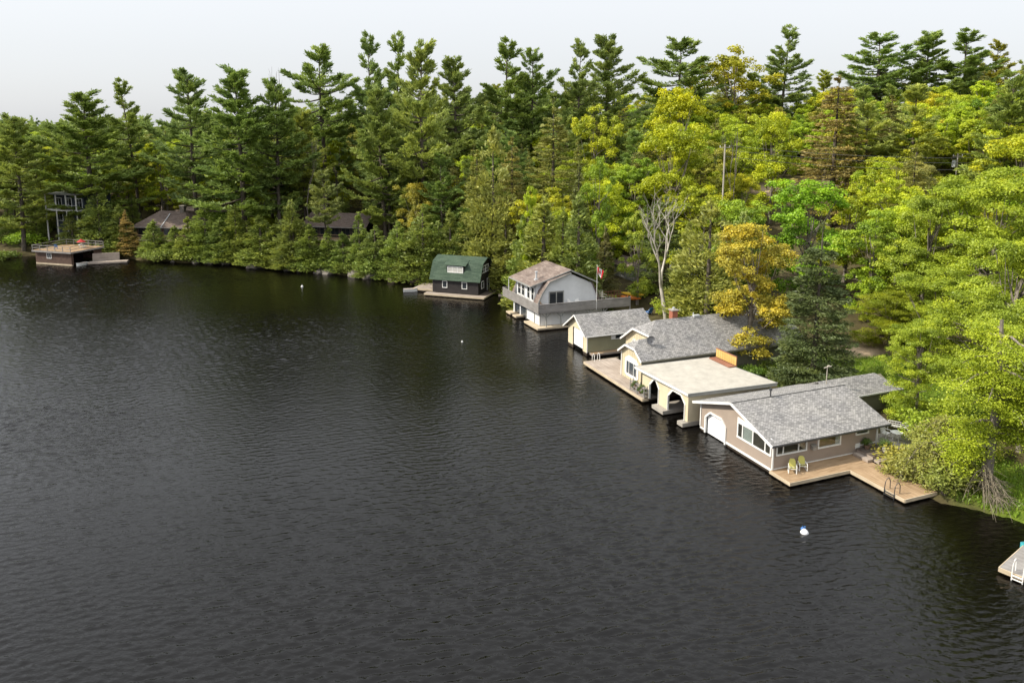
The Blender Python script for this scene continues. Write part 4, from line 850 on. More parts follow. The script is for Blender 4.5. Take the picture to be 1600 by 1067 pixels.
# ---- open boat shelter with the flat white roof
def shelter():
    f=HF; h=root(f,'boat_shelter','cream boat shelter with a flat off-white roof and two arched boat slips','boathouse'); rc=[(-1.2,-19.6,3.3),(-.8,-10.65,3.3),(9.0,-10.1,3.3),(7.8,-19.35,3.3)]
    g=G(f); g.plate(rc,.12); g.build('roof',M['membrane'],h)
    g=G(f)
    for i,(a,b) in enumerate(zip(rc,rc[1:]+rc[:1])):
        g.bar((a[0],a[1],3.17),(b[0],b[1],3.17),.07,.30 if i!=1 else .34)
    g.build('fascia',M['grey_trim'],h)
    g=G(f); g.bar((-1.24,-19.6,3.19),(-.84,-10.65,3.19),.05,.22); g.build('fascia',M['white'],h)
    g=G(f); g.bar((-.75,-10.58,3.335),(9.0,-10.03,3.335),.12,.06); g.build('roof_edge',M['grey_trim'],h)
    W=Wall(f,-.7,0,'v',-1); g=G(f); zt=3.05
    lapwall(g,W,[(-18.9,.5),(-17.45,.5),(-17.45,2.0),(-16.6,2.8),(-16.6,zt),(-18.9,zt)][:3]+[(-17.45,zt),(-18.9,zt)],.17,.012)
    wpoly(g,W,[(-17.45,2.05),(-16.75,2.78),(-16.75,zt),(-17.45,zt)],-.18,0); wpoly(g,W,[(-16.75,2.78),(-16.35,2.78),(-16.35,zt),(-16.75,zt)],-.18,0); wpoly(g,W,[(-16.35,2.78),(-15.72,2.05),(-15.72,zt),(-16.35,zt)],-.18,0)
    lapwall(g,W,[(-15.72,.5),(-14.08,.5),(-14.08,zt),(-15.72,zt)],.17,.012)
    wpoly(g,W,[(-14.08,2.05),(-13.35,2.78),(-13.35,zt),(-14.08,zt)],-.18,0); wpoly(g,W,[(-13.35,2.78),(-11.95,2.78),(-11.95,zt),(-13.35,zt)],-.18,0); wpoly(g,W,[(-11.95,2.78),(-11.22,2.05),(-11.22,zt),(-11.95,zt)],-.18,0)
    lapwall(g,W,[(-11.22,.5),(-10.75,.5),(-10.75,zt),(-11.22,zt)],.17,.012)
    S=Wall(f,0,-10.74,'u',1); lapwall(g,S,[(-.7,.5),(8.5,.5),(8.5,zt),(-.7,zt)],.17,.012)
    g.build('wall',M['cream'],h)
    g=G(f)
    for s in (-17.45,-15.72,-14.08,-11.22): g.bar(W(s,.5,.0),W(s,2.05,.0),.07,.2)
    for a,b in (((-17.45,2.05),(-16.75,2.78)),((-16.75,2.78),(-16.35,2.78)),((-16.35,2.78),(-15.72,2.05)),((-14.08,2.05),(-13.35,2.78)),((-13.35,2.78),(-11.95,2.78)),((-11.95,2.78),(-11.22,2.05))): g.bar(W(*a,.0),W(*b,.0),.06,.2)
    g.build('arch_trim',M['white'],h)
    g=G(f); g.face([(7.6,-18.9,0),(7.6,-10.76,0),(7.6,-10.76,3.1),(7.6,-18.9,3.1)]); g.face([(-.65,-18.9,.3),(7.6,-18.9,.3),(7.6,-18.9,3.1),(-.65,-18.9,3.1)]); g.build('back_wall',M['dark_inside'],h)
    for v0,v1,u1 in ((-15.95,-13.95,2.0),(-11.5,-10.62,1.0)):
        g=G(f); g.box(-1.35,u1 if v0<-14 else 7.4,v0,v1,.12,.48); g.build('pier',M['concrete'],h); g=G(f); g.box(-1.2,7.3,v0+.12,v1-.12,-.6,.10); g.build('crib',M['crib'],h)
    planks(f,'slip_boards',-.9,7.5,-18.85,-17.3,.45,'u',M['deck_dark'],h); planks(f,'slip_boards',2.02,7.4,-15.6,-14.2,.46,'u',M['deck_tan'],h,seed=5)
    g=G(f); g.box(1.6,1.72,-14.0,-11.4,.35,.75); g.build('slip_bumper',M['deck_tan'],h)
shelter()
# covered red boat inside the wide slip
def small_boat(x,y,z,rz,L,Bm,hull,inside,label,cover=None,group=None):
    t=thing('boat',label,'boat',(x,y,z),group,rz); secs=[(-.5,.78,.0),(-.25,.95,0),(0,1,0),(.25,.82,.04),(.42,.42,.12),(.5,.03,.2)]
    g=G(f0); V=[];F=[]
    for s,b,up in secs:
        hw=Bm/2*b; V+=[(s*L,-hw,.55+up),(s*L,-hw*.7,.05),(s*L,0,-.08),(s*L,hw*.7,.05),(s*L,hw,.55+up)]
    for i in range(len(secs)-1):
        for j in range(4): a=i*5+j; F.append((a,a+1,a+6,a+5))
    F.append((0,1,2,3,4)); g.add(V,F); g.build('hull',hull,t)
    g=G(f0); V=[];F=[]
    for s,b,up in secs:
        hw=Bm/2*b*.96; zz=.5+up if not cover else .62+up+.12*(1-abs(s)); V+=[(s*L,-hw,.52+up),(s*L,0,zz if cover else .25),(s*L,hw,.52+up)]
    for i in range(len(secs)-1):
        for j in range(2): a=i*3+j; F.append((a,a+1,a+4,a+3))
    g.add(V,F); g.build('cover' if cover else 'interior',cover or inside,t); return t
a1=math.atan2(-HF.U[1],-HF.U[0])
small_boat(*HF.w(4.2,-12.7,.1),a1,5.2,1.8,M['dark_inside'],M['pale_wood'],'boat under a dark red cover moored in the wider shelter slip',M['red'])
# slatted bench rail on the flat roof
t=thing('roof_bench','orange cedar slat bench rail on the back of the flat white roof','bench',HF.w(8.35,-17.2,3.31)); fr=Fr((0,0),68.5)
g=G(fr); g.box(-.85,-.02,-1.75,1.65,.02,.10); g.build('base',M['red_wood'],t)
for k in range(9): g=G(fr); q=-1.7+.375*k; g.box(.02,.055,q,q+.34,.14,1.05); g.build('slat',M['fresh_wood'],t)
g=G(fr); g.box(-.02,.12,-1.75,1.68,1.05,1.10); g.build('cap_rail',M['red_wood'],t)
for q in (-1.72,-.05,1.62): g=G(fr); g.box(.06,.13,q-.04,q+.04,0.0,1.05); g.build('post',M['red_wood'],t)

# ---- long grey-roofed boathouse
def long_house():
    f=HF; h=root(f,'boathouse','long sage and cream boathouse with clipped front gables and a mottled grey roof','boathouse'); sl=.68
    rv,rz=-24.7,6.45; ev0,ev1=-29.1,-20.25; ez=rz-sl*(rv-ev0)   # main
    u0,u1=2.9,21.5; vR,vL=-20.85,-28.6
    clip=5.3; cv=(rz-clip)/sl
    R_=G(f)
    eR=rz-sl*(ev1-rv); eL=rz-sl*(rv-ev0)
    uc=u0-.45; ua=uc+1.9
    # extension
    xv=-22.72; xz=rz-sl*(xv-rv); xe=-25.25; xez=xz-sl*(xv-xe); xu=.34; xc=xu-.4; xclip=4.42; xcv=(xz-xclip)/sl; xa=xc+1.15
    # right main slope, running over the extension
    R_.plate([(ua,rv,rz),(u1-1.6,rv,rz),(u1+.4,rv+cv,clip),(u1+.4,ev1,eR),(xc,ev1,eR),(xc,xv+xcv,xclip),(xa,xv,xz),(uc,xv,xz),(uc,rv+cv,clip)],.12)
    R_.plate([(ua,rv-.004,rz),(uc,rv-cv,clip),(uc,ev0,eL),(u1+.4,ev0,eL),(u1+.4,rv-cv,clip),(u1-1.6,rv-.004,rz)],.12)
    R_.plate([(ua,rv,rz-.003),(uc,rv-cv,clip-.003),(uc,rv+cv,clip-.003)],.12); R_.plate([(u1-1.6,rv,rz),(u1+.4,rv-cv,clip),(u1+.4,rv+cv,clip)],.12)
    R_.plate([(xa,xv-.004,xz),(xc,xv-xcv,xclip),(xc,xe,xez),(u0,xe,xez),(u0,xv-.004,xz)],.12); R_.plate([(xa,xv,xz-.003),(xc,xv-xcv,xclip-.003),(xc,xv+xcv,xclip-.003)],.12)
    R_.build('roof',M['grey_shingle'],h)
    T=G(f)
    for u_,a,b in ((uc-.03,(ev0,eL),(rv-cv,clip)),(uc-.03,(rv-cv,clip),(rv+cv,clip)),(uc-.03,(rv+cv,clip),(xv+.1,xz+.1)),(xc-.03,(xe,xez),(xv-xcv,xclip)),(xc-.03,(xv-xcv,xclip),(xv+xcv,xclip)),(xc-.03,(xv+xcv,xclip),(ev1,eR))):
        T.bar((u_,a[0],a[1]-.09),(u_,b[0],b[1]-.09),.05,.2)
    T.build('rake_board',M['white'],h)
    # walls
    g=G(f); W=Wall(f,xu,0,'v',-1); vx=-25.0
    fp=[(vx,.5),(vR,.5),(vR,xz-sl*(vR-xv)-.14),(xv+xcv,xclip-.14),(xv-xcv,xclip-.14),(vx,xz-sl*(xv-vx)-.14)]
    g.face([W(*q) for q in fp]); battens(g,W,fp,.35)
    W2=Wall(f,u0,0,'v',-1); fq=[(vL,.5),(vx-.05,.5),(vx-.05,clip-.14),(rv-cv,clip-.14),(vL,rz-sl*(rv-vL)-.14)]; g.face([W2(*q) for q in fq]); battens(g,W2,fq,.35)
    fq2=[(vx-.05,3.4),(rv+cv,4.6),(rv+cv,clip-.14),(vx-.05,clip-.14)]; g.face([W2(*q) for q in fq2])
    g.face([(xu,vx,.5),(u0,vx,.5),(u0,vx,3.6),(xu,vx,3.6)])
    g.build('front_wall',M['cream'],h)
    g=G(f); S=Wall(f,0,vR,'u',1); sp=[(xu,.5),(u1,.5),(u1,eR+.02),(xu,eR+.02)]; g.face([S(*q) for q in sp]); battens(g,S,sp,.3)
    g.face([(u1,vR,.5),(u1,vL,.5),(u1,vL,3.4),(u1,rv-cv,5.1),(u1,rv+cv,5.1),(u1,vR,3.4)]); g.face([(u0,vL,.5),(u1,vL,.5),(u1,vL,3.4),(u0,vL,3.4)])
    g.build('side_wall',M['drab'],h)
    g=G(f); g.bar((xc,ev1+.02,eR-.12),(u1+.4,ev1+.02,eR-.12),.06,.18); g.build('gutter',M['drab'],h)
    g=G(f); g.bar(W(vx+.04,.55,.03),W(vx+.04,3.3,.03),.12); g.build('corner_board',M['white'],h)
    # arched window
    s0,s1=-24.2,-21.35; g=G(f); arch=[(s0,1.1),(s0+.35,.85),(s1-.35,.85),(s1,1.1),(s1,2.6),(s1-.5,3.05),(s0+.75,3.2),(s0,2.75)]
    wpoly(g,W,arch,0,.07); g.build('window_surround',M['white'],h)
    window(W,h,s0+.35,s1-.25,1.1,2.65,.09,(.25,.72),0,pane=M['glass_grey'],bar=.07,o=.075,back=None)
    # white fretwork crest on the recessed gable
    g=G(f); 
    for a,b in (((-27.3,3.2),(-26.7,3.9)),((-26.7,3.9),(-26.0,3.5)),((-27.3,3.2),(-26.0,3.2)),((-26.7,3.2),(-26.7,3.85))): g.bar(W2(*a,.05),W2(*b,.05),.16,.06)
    wbox(g,W2,-27.2,-26.1,1.4,3.15,.0,.05); g.build('fretwork',M['white'],h)
    window(S,h,14.3,15.3,2.2,2.95,.1,(),0)
    # chimney, dish, vent
    g=G(f); g.box(6.6,7.3,rv-.75,rv-.05,5.6,7.25); ch=g.build('chimney',M['brick'],h); g=G(f); g.box(6.5,7.4,rv-.85,rv+.05,7.25,7.36); g.build('cap',M['concrete'],ch); g=G(f); g.tube([(6.95,rv-.4,7.36),(6.95,rv-.4,7.6)],.14,8); g.build('flue',M['galv'],ch)
    g=G(f); uu,vv=2.1,-21.9; zz=rz-sl*(vv-rv); c=Vector((uu,vv,zz+.55)); 
    g.tube([(uu,vv,zz),(uu,vv,zz+.5)],.03); g.build('dish_mount',M['dark_metal'],h)
    g=G(f); n=12; nd=Vector((-.5,.75,.35)).normalized(); xx=nd.cross(Vector((0,0,1))).normalized(); yy=xx.cross(nd); rim=[tuple(c+xx*math.cos(k*2*math.pi/n)*.45+yy*math.sin(k*2*math.pi/n)*.5) for k in range(n)]
    mid=[tuple(c-nd*.07+xx*math.cos(k*2*math.pi/n)*.25+yy*math.sin(k*2*math.pi/n)*.28) for k in range(n)]
    g.add(rim+mid+[tuple(c-nd*.1)],[(k,(k+1)%n,n+(k+1)%n,n+k) for k in range(n)]+[(n+k,n+(k+1)%n,2*n) for k in range(n)]); g.tube([tuple(c),tuple(c+nd*.35+Vector((0,0,-.1)))],.02); g.build('satellite_dish',M['dark_metal'],h)
    g=G(f); g.tube([(9.5,rv-.2,rz-.3),(9.5,rv-.2,rz+.35)],.06); g.box(9.3,10.1,rv-.1,rv+.25,rz-.1,rz+.12); g.build('roof_vent',M['galv'],h)
long_house()
t=plain_thing(HF,'dock','wide grey weathered dock along the front of the long sage boathouse','dock')
planks(HF,'deck_boards',-1.4,.30,-30.7,-17.6,.5,'v',M['deck_grey'],t,.16); planks(HF,'deck_boards',.32,2.85,-30.7,-25.1,.5,'v',M['deck_grey'],t,.16,seed=4)
g=G(HF); g.box(-1.47,-1.41,-30.75,-17.55,.22,.51); g.box(-1.41,3.2,-30.80,-30.74,.22,.51); g.box(-1.41,-.75,-17.58,-17.5,.22,.51); g.build('fascia',M['pale_wood'],t); g=G(HF); g.box(-1.2,2.6,-30.5,-17.8,-.5,.3); g.build('crib',M['crib'],t)
hoop_ladder(HF,.1,-30.75,.5,True,M['white'],'white hoop swim ladder at the far end of the grey dock',width=.7).rotation_euler=(0,0,math.pi)
t=thing('plant_rack','brown slatted plant rack standing at the end of the grey dock','shelf',HF.w(-1.05,-19.0,.5)); 
for k,z in enumerate((.12,.55,.98)):
    for q in range(3): g=G(fr); g.box(-.2+.13*q,-.09+.13*q,-1.45,1.45,z,z+.03); g.build('slat',M['weathered'],t)
for q in (-1.4,0,1.4):
    for e_ in (-.2,.18): g=G(fr); g.box(e_-.03,e_+.03,q-.04,q+.04,0,1.25); g.build('post',M['weathered'],t)
for k,(q,z) in enumerate(((-1.0,.15),(.3,.15),(1.0,.15),(-.6,.58),(.7,.58))):
    x,y,_=HF.w(-1.05,-19.0+q); pot(x,y,.5+z,M['terracotta'] if k%2 else M['concrete'],('brown pot, lowest shelf of the plant rack near the ladder side','grey pot, lowest shelf of the plant rack at its middle','clay pot, lowest shelf of the plant rack beside the shelter','grey pot on the middle shelf of the plant rack','dark pot on the middle shelf of the plant rack beside the shelter')[k],True,.8)

# ---- small cream boathouse
def small_house():
    f=SMALL; h=root(f,'boathouse','small cream and sage boathouse with one white boat door and a plain gable','boathouse'); vL,vR=-5.05,.28; rv=-2.4; rz=4.6; sl=.66; Lb=9.0
    def rzv(v): return rz-sl*abs(v-rv)
    g=G(f); W=Wall(f,0,0,'v',-1); d0,d1=-3.6,-.75; z0=.35
    lapwall(g,W,[(vL,z0),(d0,z0),(d0,rzv(d0)-.12),(vL,rzv(vL)-.12)],.17,.012); lapwall(g,W,[(d1,z0),(vR,z0),(vR,rzv(vR)-.12),(d1,rzv(d1)-.12)],.17,.012)
    lapwall(g,W,[(d0,2.8),(d1,2.8),(d1,rzv(d1)-.12),(rv,rz-.12),(d0,rzv(d0)-.12)],.17,.012); g.build('front_wall',M['cream'],h)
    g=G(f); S=Wall(f,0,vR,'u',1); e=rzv(vR)-.1; lapwall(g,S,[(0,z0+.1),(Lb,z0+.1),(Lb,e),(0,e)],.19,.03); g.face([(0,vL,z0),(Lb,vL,z0),(Lb,vL,rzv(vL)-.1),(0,vL,rzv(vL)-.1)]); g.face([(Lb,vL,z0),(Lb,vR,z0),(Lb,vR,rzv(vR)-.1),(Lb,rv,rz-.1),(Lb,vL,rzv(vL)-.1)]); g.build('side_wall',M['sage'],h)
    g=G(f); g.plate([(-.5,rv,rz),(Lb+.4,rv,rz),(Lb+.4,vR+.4,rzv(vR+.4)),(-.5,vR+.4,rzv(vR+.4))],.1); g.plate([(-.5,rv-.004,rz),(Lb+.4,rv-.004,rz),(Lb+.4,vL-.6,rzv(vL-.6)),(-.5,vL-.6,rzv(vL-.6))],.1); g.build('roof',M['grey_shingle'],h)
    g=G(f); g.bar((-.53,rv,rz-.07),(-.53,vR+.4,rzv(vR+.4)-.07),.05,.16); g.bar((-.53,rv,rz-.07),(-.53,vL-.6,rzv(vL-.6)-.07),.05,.16); g.build('rake_board',M['white'],h)
    g=G(f); g.bar((-.4,vR+.44,rzv(vR+.4)-.08),(Lb+.4,vR+.44,rzv(vR+.4)-.08),.1,.1); g.tube([(-.2,vR+.42,2.45),(-.05,vR+.1,2.3),(-.05,vR+.1,.4)],.05); g.bar((.03,vR+.03,2.6),(.03,vR+.03,.45),.1); g.build('gutter',M['white'],h)
    g=G(f); wbox(g,W,d0+.05,d1-.05,.5,2.75,-.2,-.12); n=5
    for k in range(n+1): x=d0+.05+(d1-d0-.1)*k/n; wbox(g,W,max(x-.03,d0),min(x+.03,d1),.5,2.75,-.12,-.10)
    g.build('garage_door',M['door_white'],h)
    g=G(f); wbox(g,W,d0-.08,d0,.4,2.85,0,.05); wbox(g,W,d1,d1+.08,.4,2.85,0,.05); wbox(g,W,d0,d1,2.8,2.9,0,.05); g.build('door_trim',M['cream'],h)
    window(S,h,3.3,5.6,1.75,2.58,.07,(.25,.62),0,o=.035)
    g=G(f); wbox(g,S,3.38,3.85,1.83,2.5,.05,.075); g.build('shutter',M['door_white'],h)
    g=G(f); g.box(0,.3,vL,d0,-.5,.33); g.box(0,.3,d1,vR,-.5,.33); g.box(.3,Lb,vR-.4,vR,-.5,.4); g.build('crib',M['crib'],h)
    t=root(f,'dock','narrow plank dock under the sage side wall of the small boathouse','dock'); planks(f,'deck_boards',.35,8,vR+.03,1.15,.42,'u',M['deck_tan'],t); g=G(f); g.box(.3,8,1.16,1.22,.2,.43); g.box(.28,.34,vR,1.2,.2,.43); g.build('fascia',M['deck_grey'],t); g=G(f); g.box(.5,8,.4,1.0,-.5,.3); g.build('crib',M['crib'],t)
small_house()
# ---- white gambrel boathouse with the wraparound deck
def white_house():
    f=WHITE; h=root(f,'boathouse','white two-storey gambrel boathouse with a brown roof and a grey picket deck all round','boathouse')
    vL=-9.3; D=9.5; zf=2.62
    W=Wall(f,0,0,'v',-1); S=Wall(f,0,0,'u',1); g=G(f)
    # lower storey: slips between white posts, then a solid bay and a panelled side
    lapwall(g,W,[(-4.55,.45),(-1.9,.45),(-1.9,2.3),(-4.55,2.3)],.4,.01); lapwall(g,W,[(-1.75,.45),(0,.45),(0,2.3),(-1.75,2.3)],.4,.01)
    wbox(g,W,vL,-8.7,.3,2.3,-.3,0); wbox(g,W,-7.0,-6.7,.3,2.3,-.3,0); 
    sp=[(0,.45),(D,.45),(D,2.3),(0,2.3)]; g.face([S(*q) for q in sp]); battens(g,S,sp,.45,.04,.02)
    g.face([(D,vL,.3),(D,0,.3),(D,0,2.5),(D,vL,2.5)]); g.face([(0,vL,.3),(D,vL,.3),(D,vL,2.5),(0,vL,2.5)])
    g.build('lower_wall',M['whitewall'],h)
    for a,b in ((-8.65,-7.05),(-6.65,-4.6)):
        g=G(f); wbox(g,W,a,b,.55,2.25,-.18,-.12); 
        n=4
        for k in range(n+1): x=a+(b-a)*k/n; wbox(g,W,x-.03,x+.03,.55,2.25,-.12,-.10)
        g.build('slip_door',M['glass_grey'],h)
    g=G(f); wbox(g,W,-8.75,-8.6,.3,2.3,.02,.09); g.build('corner_board',M['grey_trim'],h); g=G(f); wbox(g,W,-4.62,-4.5,.3,2.3,.02,.09); g.build('corner_board',M['grey_trim'],h); g=G(f); wbox(g,W,-1.88,-1.77,.3,2.3,.02,.09); g.build('corner_board',M['grey_trim'],h); g=G(f); wbox(g,W,-.12,.02,.3,2.3,.02,.09); g.build('corner_board',M['grey_trim'],h)
    # base slabs over the cribs
    for a,b in ((-9.9,-8.3),(-7.5,-6.2),(-3.4,1.15)):
        g=G(f); g.box(-.95,1.0 if b<0 else 9,a,b,.18,.42); g.build('base_slab',M['pale_wood'],h); g=G(f); g.box(-.8,.9 if b<0 else 8.5,a+.1,b-.1,-.5,.17); g.build('crib',M['crib'],h)
    # deck floor and picket rail
    r0,r1=-1.0,.95; ul=-.75; vfar=-11.6; uend=13.4
    planks(f,'deck_boards',ul,uend,-1.05,r1,zf,'u',M['weathered'],h,.16); planks(f,'deck_boards',ul,.3,vfar,-1.07,zf,'v',M['weathered'],h,.16); planks(f,'deck_boards',9.6,13.4,-9.5,-1.07,zf,'v',M['weathered'],h,.16)
    g=G(f); g.box(ul,uend,r1-.06,r1,zf-.26,zf-.045); g.box(ul,ul+.06,vfar,r1-.07,zf-.26,zf-.045); g.build('rim_joist',M['weathered'],h)
    rng=random.Random(5); g=G(f); x=ul
    while x<uend: 
        g.box(x+.012,x+.125,r1,r1+.03,zf-.18+rng.uniform(-.01,.01),zf+1.02); x+=.137
    y=vfar
    while y<r1:
        g.box(ul-.03,ul,y+.012,y+.125,zf-.18+rng.uniform(-.01,.01),zf+1.02); y+=.137
    x=ul
    while x<.3: g.box(x+.012,x+.125,vfar-.03,vfar,zf-.18,zf+1.02); x+=.137
    g.build('rail_pickets',M['weathered'],h,kind='stuff')
    g=G(f); g.box(ul-.06,uend+.05,r1-.06,r1+.08,zf+1.03,zf+1.08); g.box(ul-.06,ul+.08,vfar-.05,r1-.07,zf+1.03,zf+1.08); g.box(ul+.09,.4,vfar-.05,vfar+.06,zf+1.03,zf+1.08); g.build('cap_rail',M['weathered'],h)
    for q in (.5,2.7,4.9,7.1,9.3):
        g=G(f); g.box(q-.07,q+.07,.72,.86,.4,zf-.27); g.bar((q,.79,1.7),(q+.65,.79,zf-.27),.09); g.bar((q,.79,1.7),(q-.65,.79,zf-.27),.09); g.build('deck_post',M['grey_trim'],h)
    g=G(f); g.box(uend-.06,uend+.06,r1-.06,r1+.06,zf-1.4,zf+1.15); g.box(ul-.05,ul+.07,r1-.05,r1+.07,zf-.2,zf+1.15); g.build('rail_post',M['weathered'],h)
    # upper gable wall (set back from the rail)
    gv=-1.1; Gp=[(-.35,zf),(9.35,zf),(9.2,3.9),(8.35,5.75),(4.9,7.35),(1.7,6.25),(.75,4.9)]
    g=G(f); SG=Wall(f,0,gv,'u',1); g.face([SG(*q) for q in Gp]); lapwall(g,SG,Gp,.18,.012); g.face([(a,vL+.3,b) for a,b in Gp]); 
    # dormer front wall and cheeks
    WD=Wall(f,.35,0,'v',-1); dv0,dv1=-8.9,-2.2; g.face([WD(dv0,zf),WD(dv1,zf),WD(dv1,5.75),WD(dv0,5.75)]); lapwall(g,WD,[(dv0,zf),(dv1,zf),(dv1,5.7),(dv0,5.7)],.18,.012)
    g.add([(.35,dv1,zf),(.35,dv1,5.7),(4.6,dv1,7.5),(1.6,dv1,6.2),(.7,dv1,4.9),(-.2,dv1,zf)],[(0,5,4,3,2,1)]); g.add([(.35,dv0,zf),(.35,dv0,5.7),(4.6,dv0,7.5),(-.2,dv0,zf)],[(0,1,2,3)])
    g.build('upper_wall',M['whitewall'],h)
    # roofs
    rr=[(5.0,7.92),(-.75,5.72)]; g=G(f)
    g.plate([(5.0,-8.95,7.92),(5.0,-.75,7.92),(-.65,-1.85,5.70),(-.65,-9.5,5.70)],.12)
    g.plate([(5.004,-8.95,7.92),(5.004,-.75,7.92),(9.1,-.55,5.95),(9.1,-9.3,5.95)],.12)
    # gambrel strip next to the gable, curving down to the deck
    prof=[(4.95,7.55),(1.7,6.42),(.65,4.95),(-.42,zf+.05)]
    for (a,za),(b,zb) in zip(prof,prof[1:]): g.plate([(a,-2.15,za),(a,gv+.42,za),(b,gv+.42,zb),(b,-2.15,zb)],.10)
    for (a,za),(b,zb) in zip(prof[1:],prof[2:]): g.plate([(a,-9.7,za),(a,-8.95,za),(b,-8.95,zb),(b,-9.7,zb)],.10)
    q=[(8.4,5.9),(9.3,4.0),(9.6,2.7)]
    for (a,za),(b,zb) in zip(q,q[1:]): g.plate([(a,vL,za),(a,gv+.3,za),(b,gv+.3,zb),(b,vL,zb)],.10)
    g.build('roof',M['brown_shingle'],h)
    g=G(f)
    for (a,za),(b,zb) in zip(prof,prof[1:]): g.bar((a,gv+.45,za-.1),(b,gv+.45,zb-.1),.05,.2)
    g.bar((5,-.55,7.78),(9.1,-.5,5.85),.05,.2); g.bar((-.68,-1.83,5.62),(-.68,-9.5,5.62),.06,.2); g.bar((5,-.73,7.84),(-.62,-1.83,5.62),.05,.16); g.build('rake_board',M['grey_trim'],h)
    g=G(f); g.tube([(-.6,-9.3,5.6),(-.5,-9.9,5.2),(-.5,-9.9,zf)],.05); g.build('downspout',M['white'],h)
    # windows and sliding door
    for a,b in ((-8.4,-7.3),(-7.0,-6.0),(-5.1,-4.2),(-3.7,-2.75)): window(WD,h,a,b,3.35,5.25,.09,(),1,o=.03)
    window(SG,h,1.75,4.05,zf,4.95,.14,(.5,),0,trim=M['grey_trim'],bar=.14)
    # stove pipe
    g=G(f); g.tube([(.9,-3.35,6.1),(.9,-3.35,7.35)],.14,8); g.tube([(.9,-3.35,7.35),(.9,-3.35,7.5)],.22,8); g.box(.65,1.15,-3.6,-3.1,6.1,6.42); g.build('stove_pipe',M['galv'],h)
    return h
white_house()
def patio_chair(x,y,z,rz,mt,label,group=None):
    t=thing('deck_chair',label,'chair',(x,y,z),group,rz); g=G(f0); g.plate([(.28,-.28,.44),(.28,.28,.44),(-.25,.28,.40),(-.25,-.28,.40)],.05); g.build('seat',mt,t)
    g=G(f0); g.plate([(-.22,-.28,.42),(-.22,.28,.42),(-.42,.26,1.02),(-.42,-.26,1.02)],.05,(-.05,0,0)); g.build('backrest',mt,t)
    for sx,sy in ((.25,-.25),(.25,.25),(-.25,-.25),(-.25,.25)): g=G(f0); g.bar((sx,sy,0),(sx,sy,.42),.05); g.build('leg',mt,t)
    for sy in (-.31,.31): g=G(f0); g.box(-.3,.32,sy-.04,sy+.04,.62,.66); g.build('armrest',mt,t)
    return t
a0=math.atan2(WHITE.V[1],WHITE.V[0])
patio_chair(*WHITE.w(4.9,-.7,2.63),a0+.2,M['white'],'white deck chair by the sliding door of the gambrel gable','white chairs on the picket deck'); patio_chair(*WHITE.w(6.0,-.7,2.63),a0-.2,M['white'],'white deck chair further along the gable wall toward the flagpole','white chairs on the picket deck')
patio_chair(*WHITE.w(.7,-.55,2.63),a0+1,M['deck_tan'],'tan deck chair tucked in the roof corner of the picket deck'); patio_chair(*WHITE.w(-.1,-5.0,2.63),a0+1.6,M['deck_grey'],'grey deck chair under the dormer windows')
patio_chair(*WHITE.w(11.0,-2.6,2.63),a0,M['cushion'],'beige cushioned armchair on the inland end of the picket deck').scale=(1.35,1.35,1.35)
t=root(WHITE,'deck_railing','brown railing and stair of the inland patio beside the beige armchair','railing')
for k in range(7): g=G(WHITE); g.bar((11.5+.5*k,-3.6,2.5),(11.5+.5*k,-3.6,3.6),.07); g.build('post',M['red_wood'],t)
g=G(WHITE); g.bar((11.4,-3.6,3.62),(14.6,-3.6,3.62),.09,.05); g.bar((11.4,-3.6,3.1),(14.6,-3.6,3.1),.05,.08); g.build('handrail',M['red_wood'],t)
g=G(WHITE); g.box(11.4,14.7,-6.4,-3.65,2.3,2.44); g.build('platform',M['red_wood'],t)
# flag
fx,fy,_=WHITE.w(8.0,1.08); t=thing('flagpole','white flagpole with a drooping red and white flag on the picket rail','flagpole',(fx,fy,2.3)); t.scale=(.82,.82,.9); g=G(f0); g.tube([(0,0,0),(0,0,7.0)],.05,6,.035); g.tube([(0,0,7.0),(0,0,7.12)],.08,6); g.build('pole',M['white'],t)
def cloth(cols,mt,nm,parent):
    g=G(f0); n=14
    def P(s,v): # s along the fly 0..1, v 0 top..1 bottom
        x=.05+1.05*s*(1-.25*v); y=.14*math.sin(s*7+v*2); z=6.85-1.05*v-1.15*s*(.55+.25*v)
        return (x,y,z)
    for a,b in cols:
        for i in range(n):
            for j in range(6):
                s0=a+(b-a)*i/n; s1=a+(b-a)*(i+1)/n; g.add([P(s0,j/6),P(s1,j/6),P(s1,(j+1)/6),P(s0,(j+1)/6)],[(0,1,2,3)])
    return g.build(nm,mt,parent)
fl=cloth([(0.25,.75)],M['white'],'flag',t); cloth([(0,.25),(.75,1)],M['flagred'],'red_band',fl)
g=G(f0)
def PF(s,v): return (.05+1.05*s*(1-.25*v),.14*math.sin(s*7+v*2)-.02,6.85-1.05*v-1.15*s*(.55+.25*v))
leafp=[(0,-.40),(.06,-.22),(.17,-.28),(.13,-.05),(.24,-.10),(.30,.03),(.14,.16),(.16,.22),(.02,.19),(.02,.38),(-.02,.38),(-.02,.19),(-.16,.22),(-.14,.16),(-.30,.03),(-.24,-.10),(-.13,-.05),(-.17,-.28),(-.06,-.22)]
for sg in (-.02,.02):
    pts=[PF(.5+a*.5,.5+b*.9) for a,b in leafp]; g.face([(x,y+sg+(.02 if sg>0 else 0),z) for x,y,z in pts])
g.build('leaf_emblem',M['flagred'],fl)

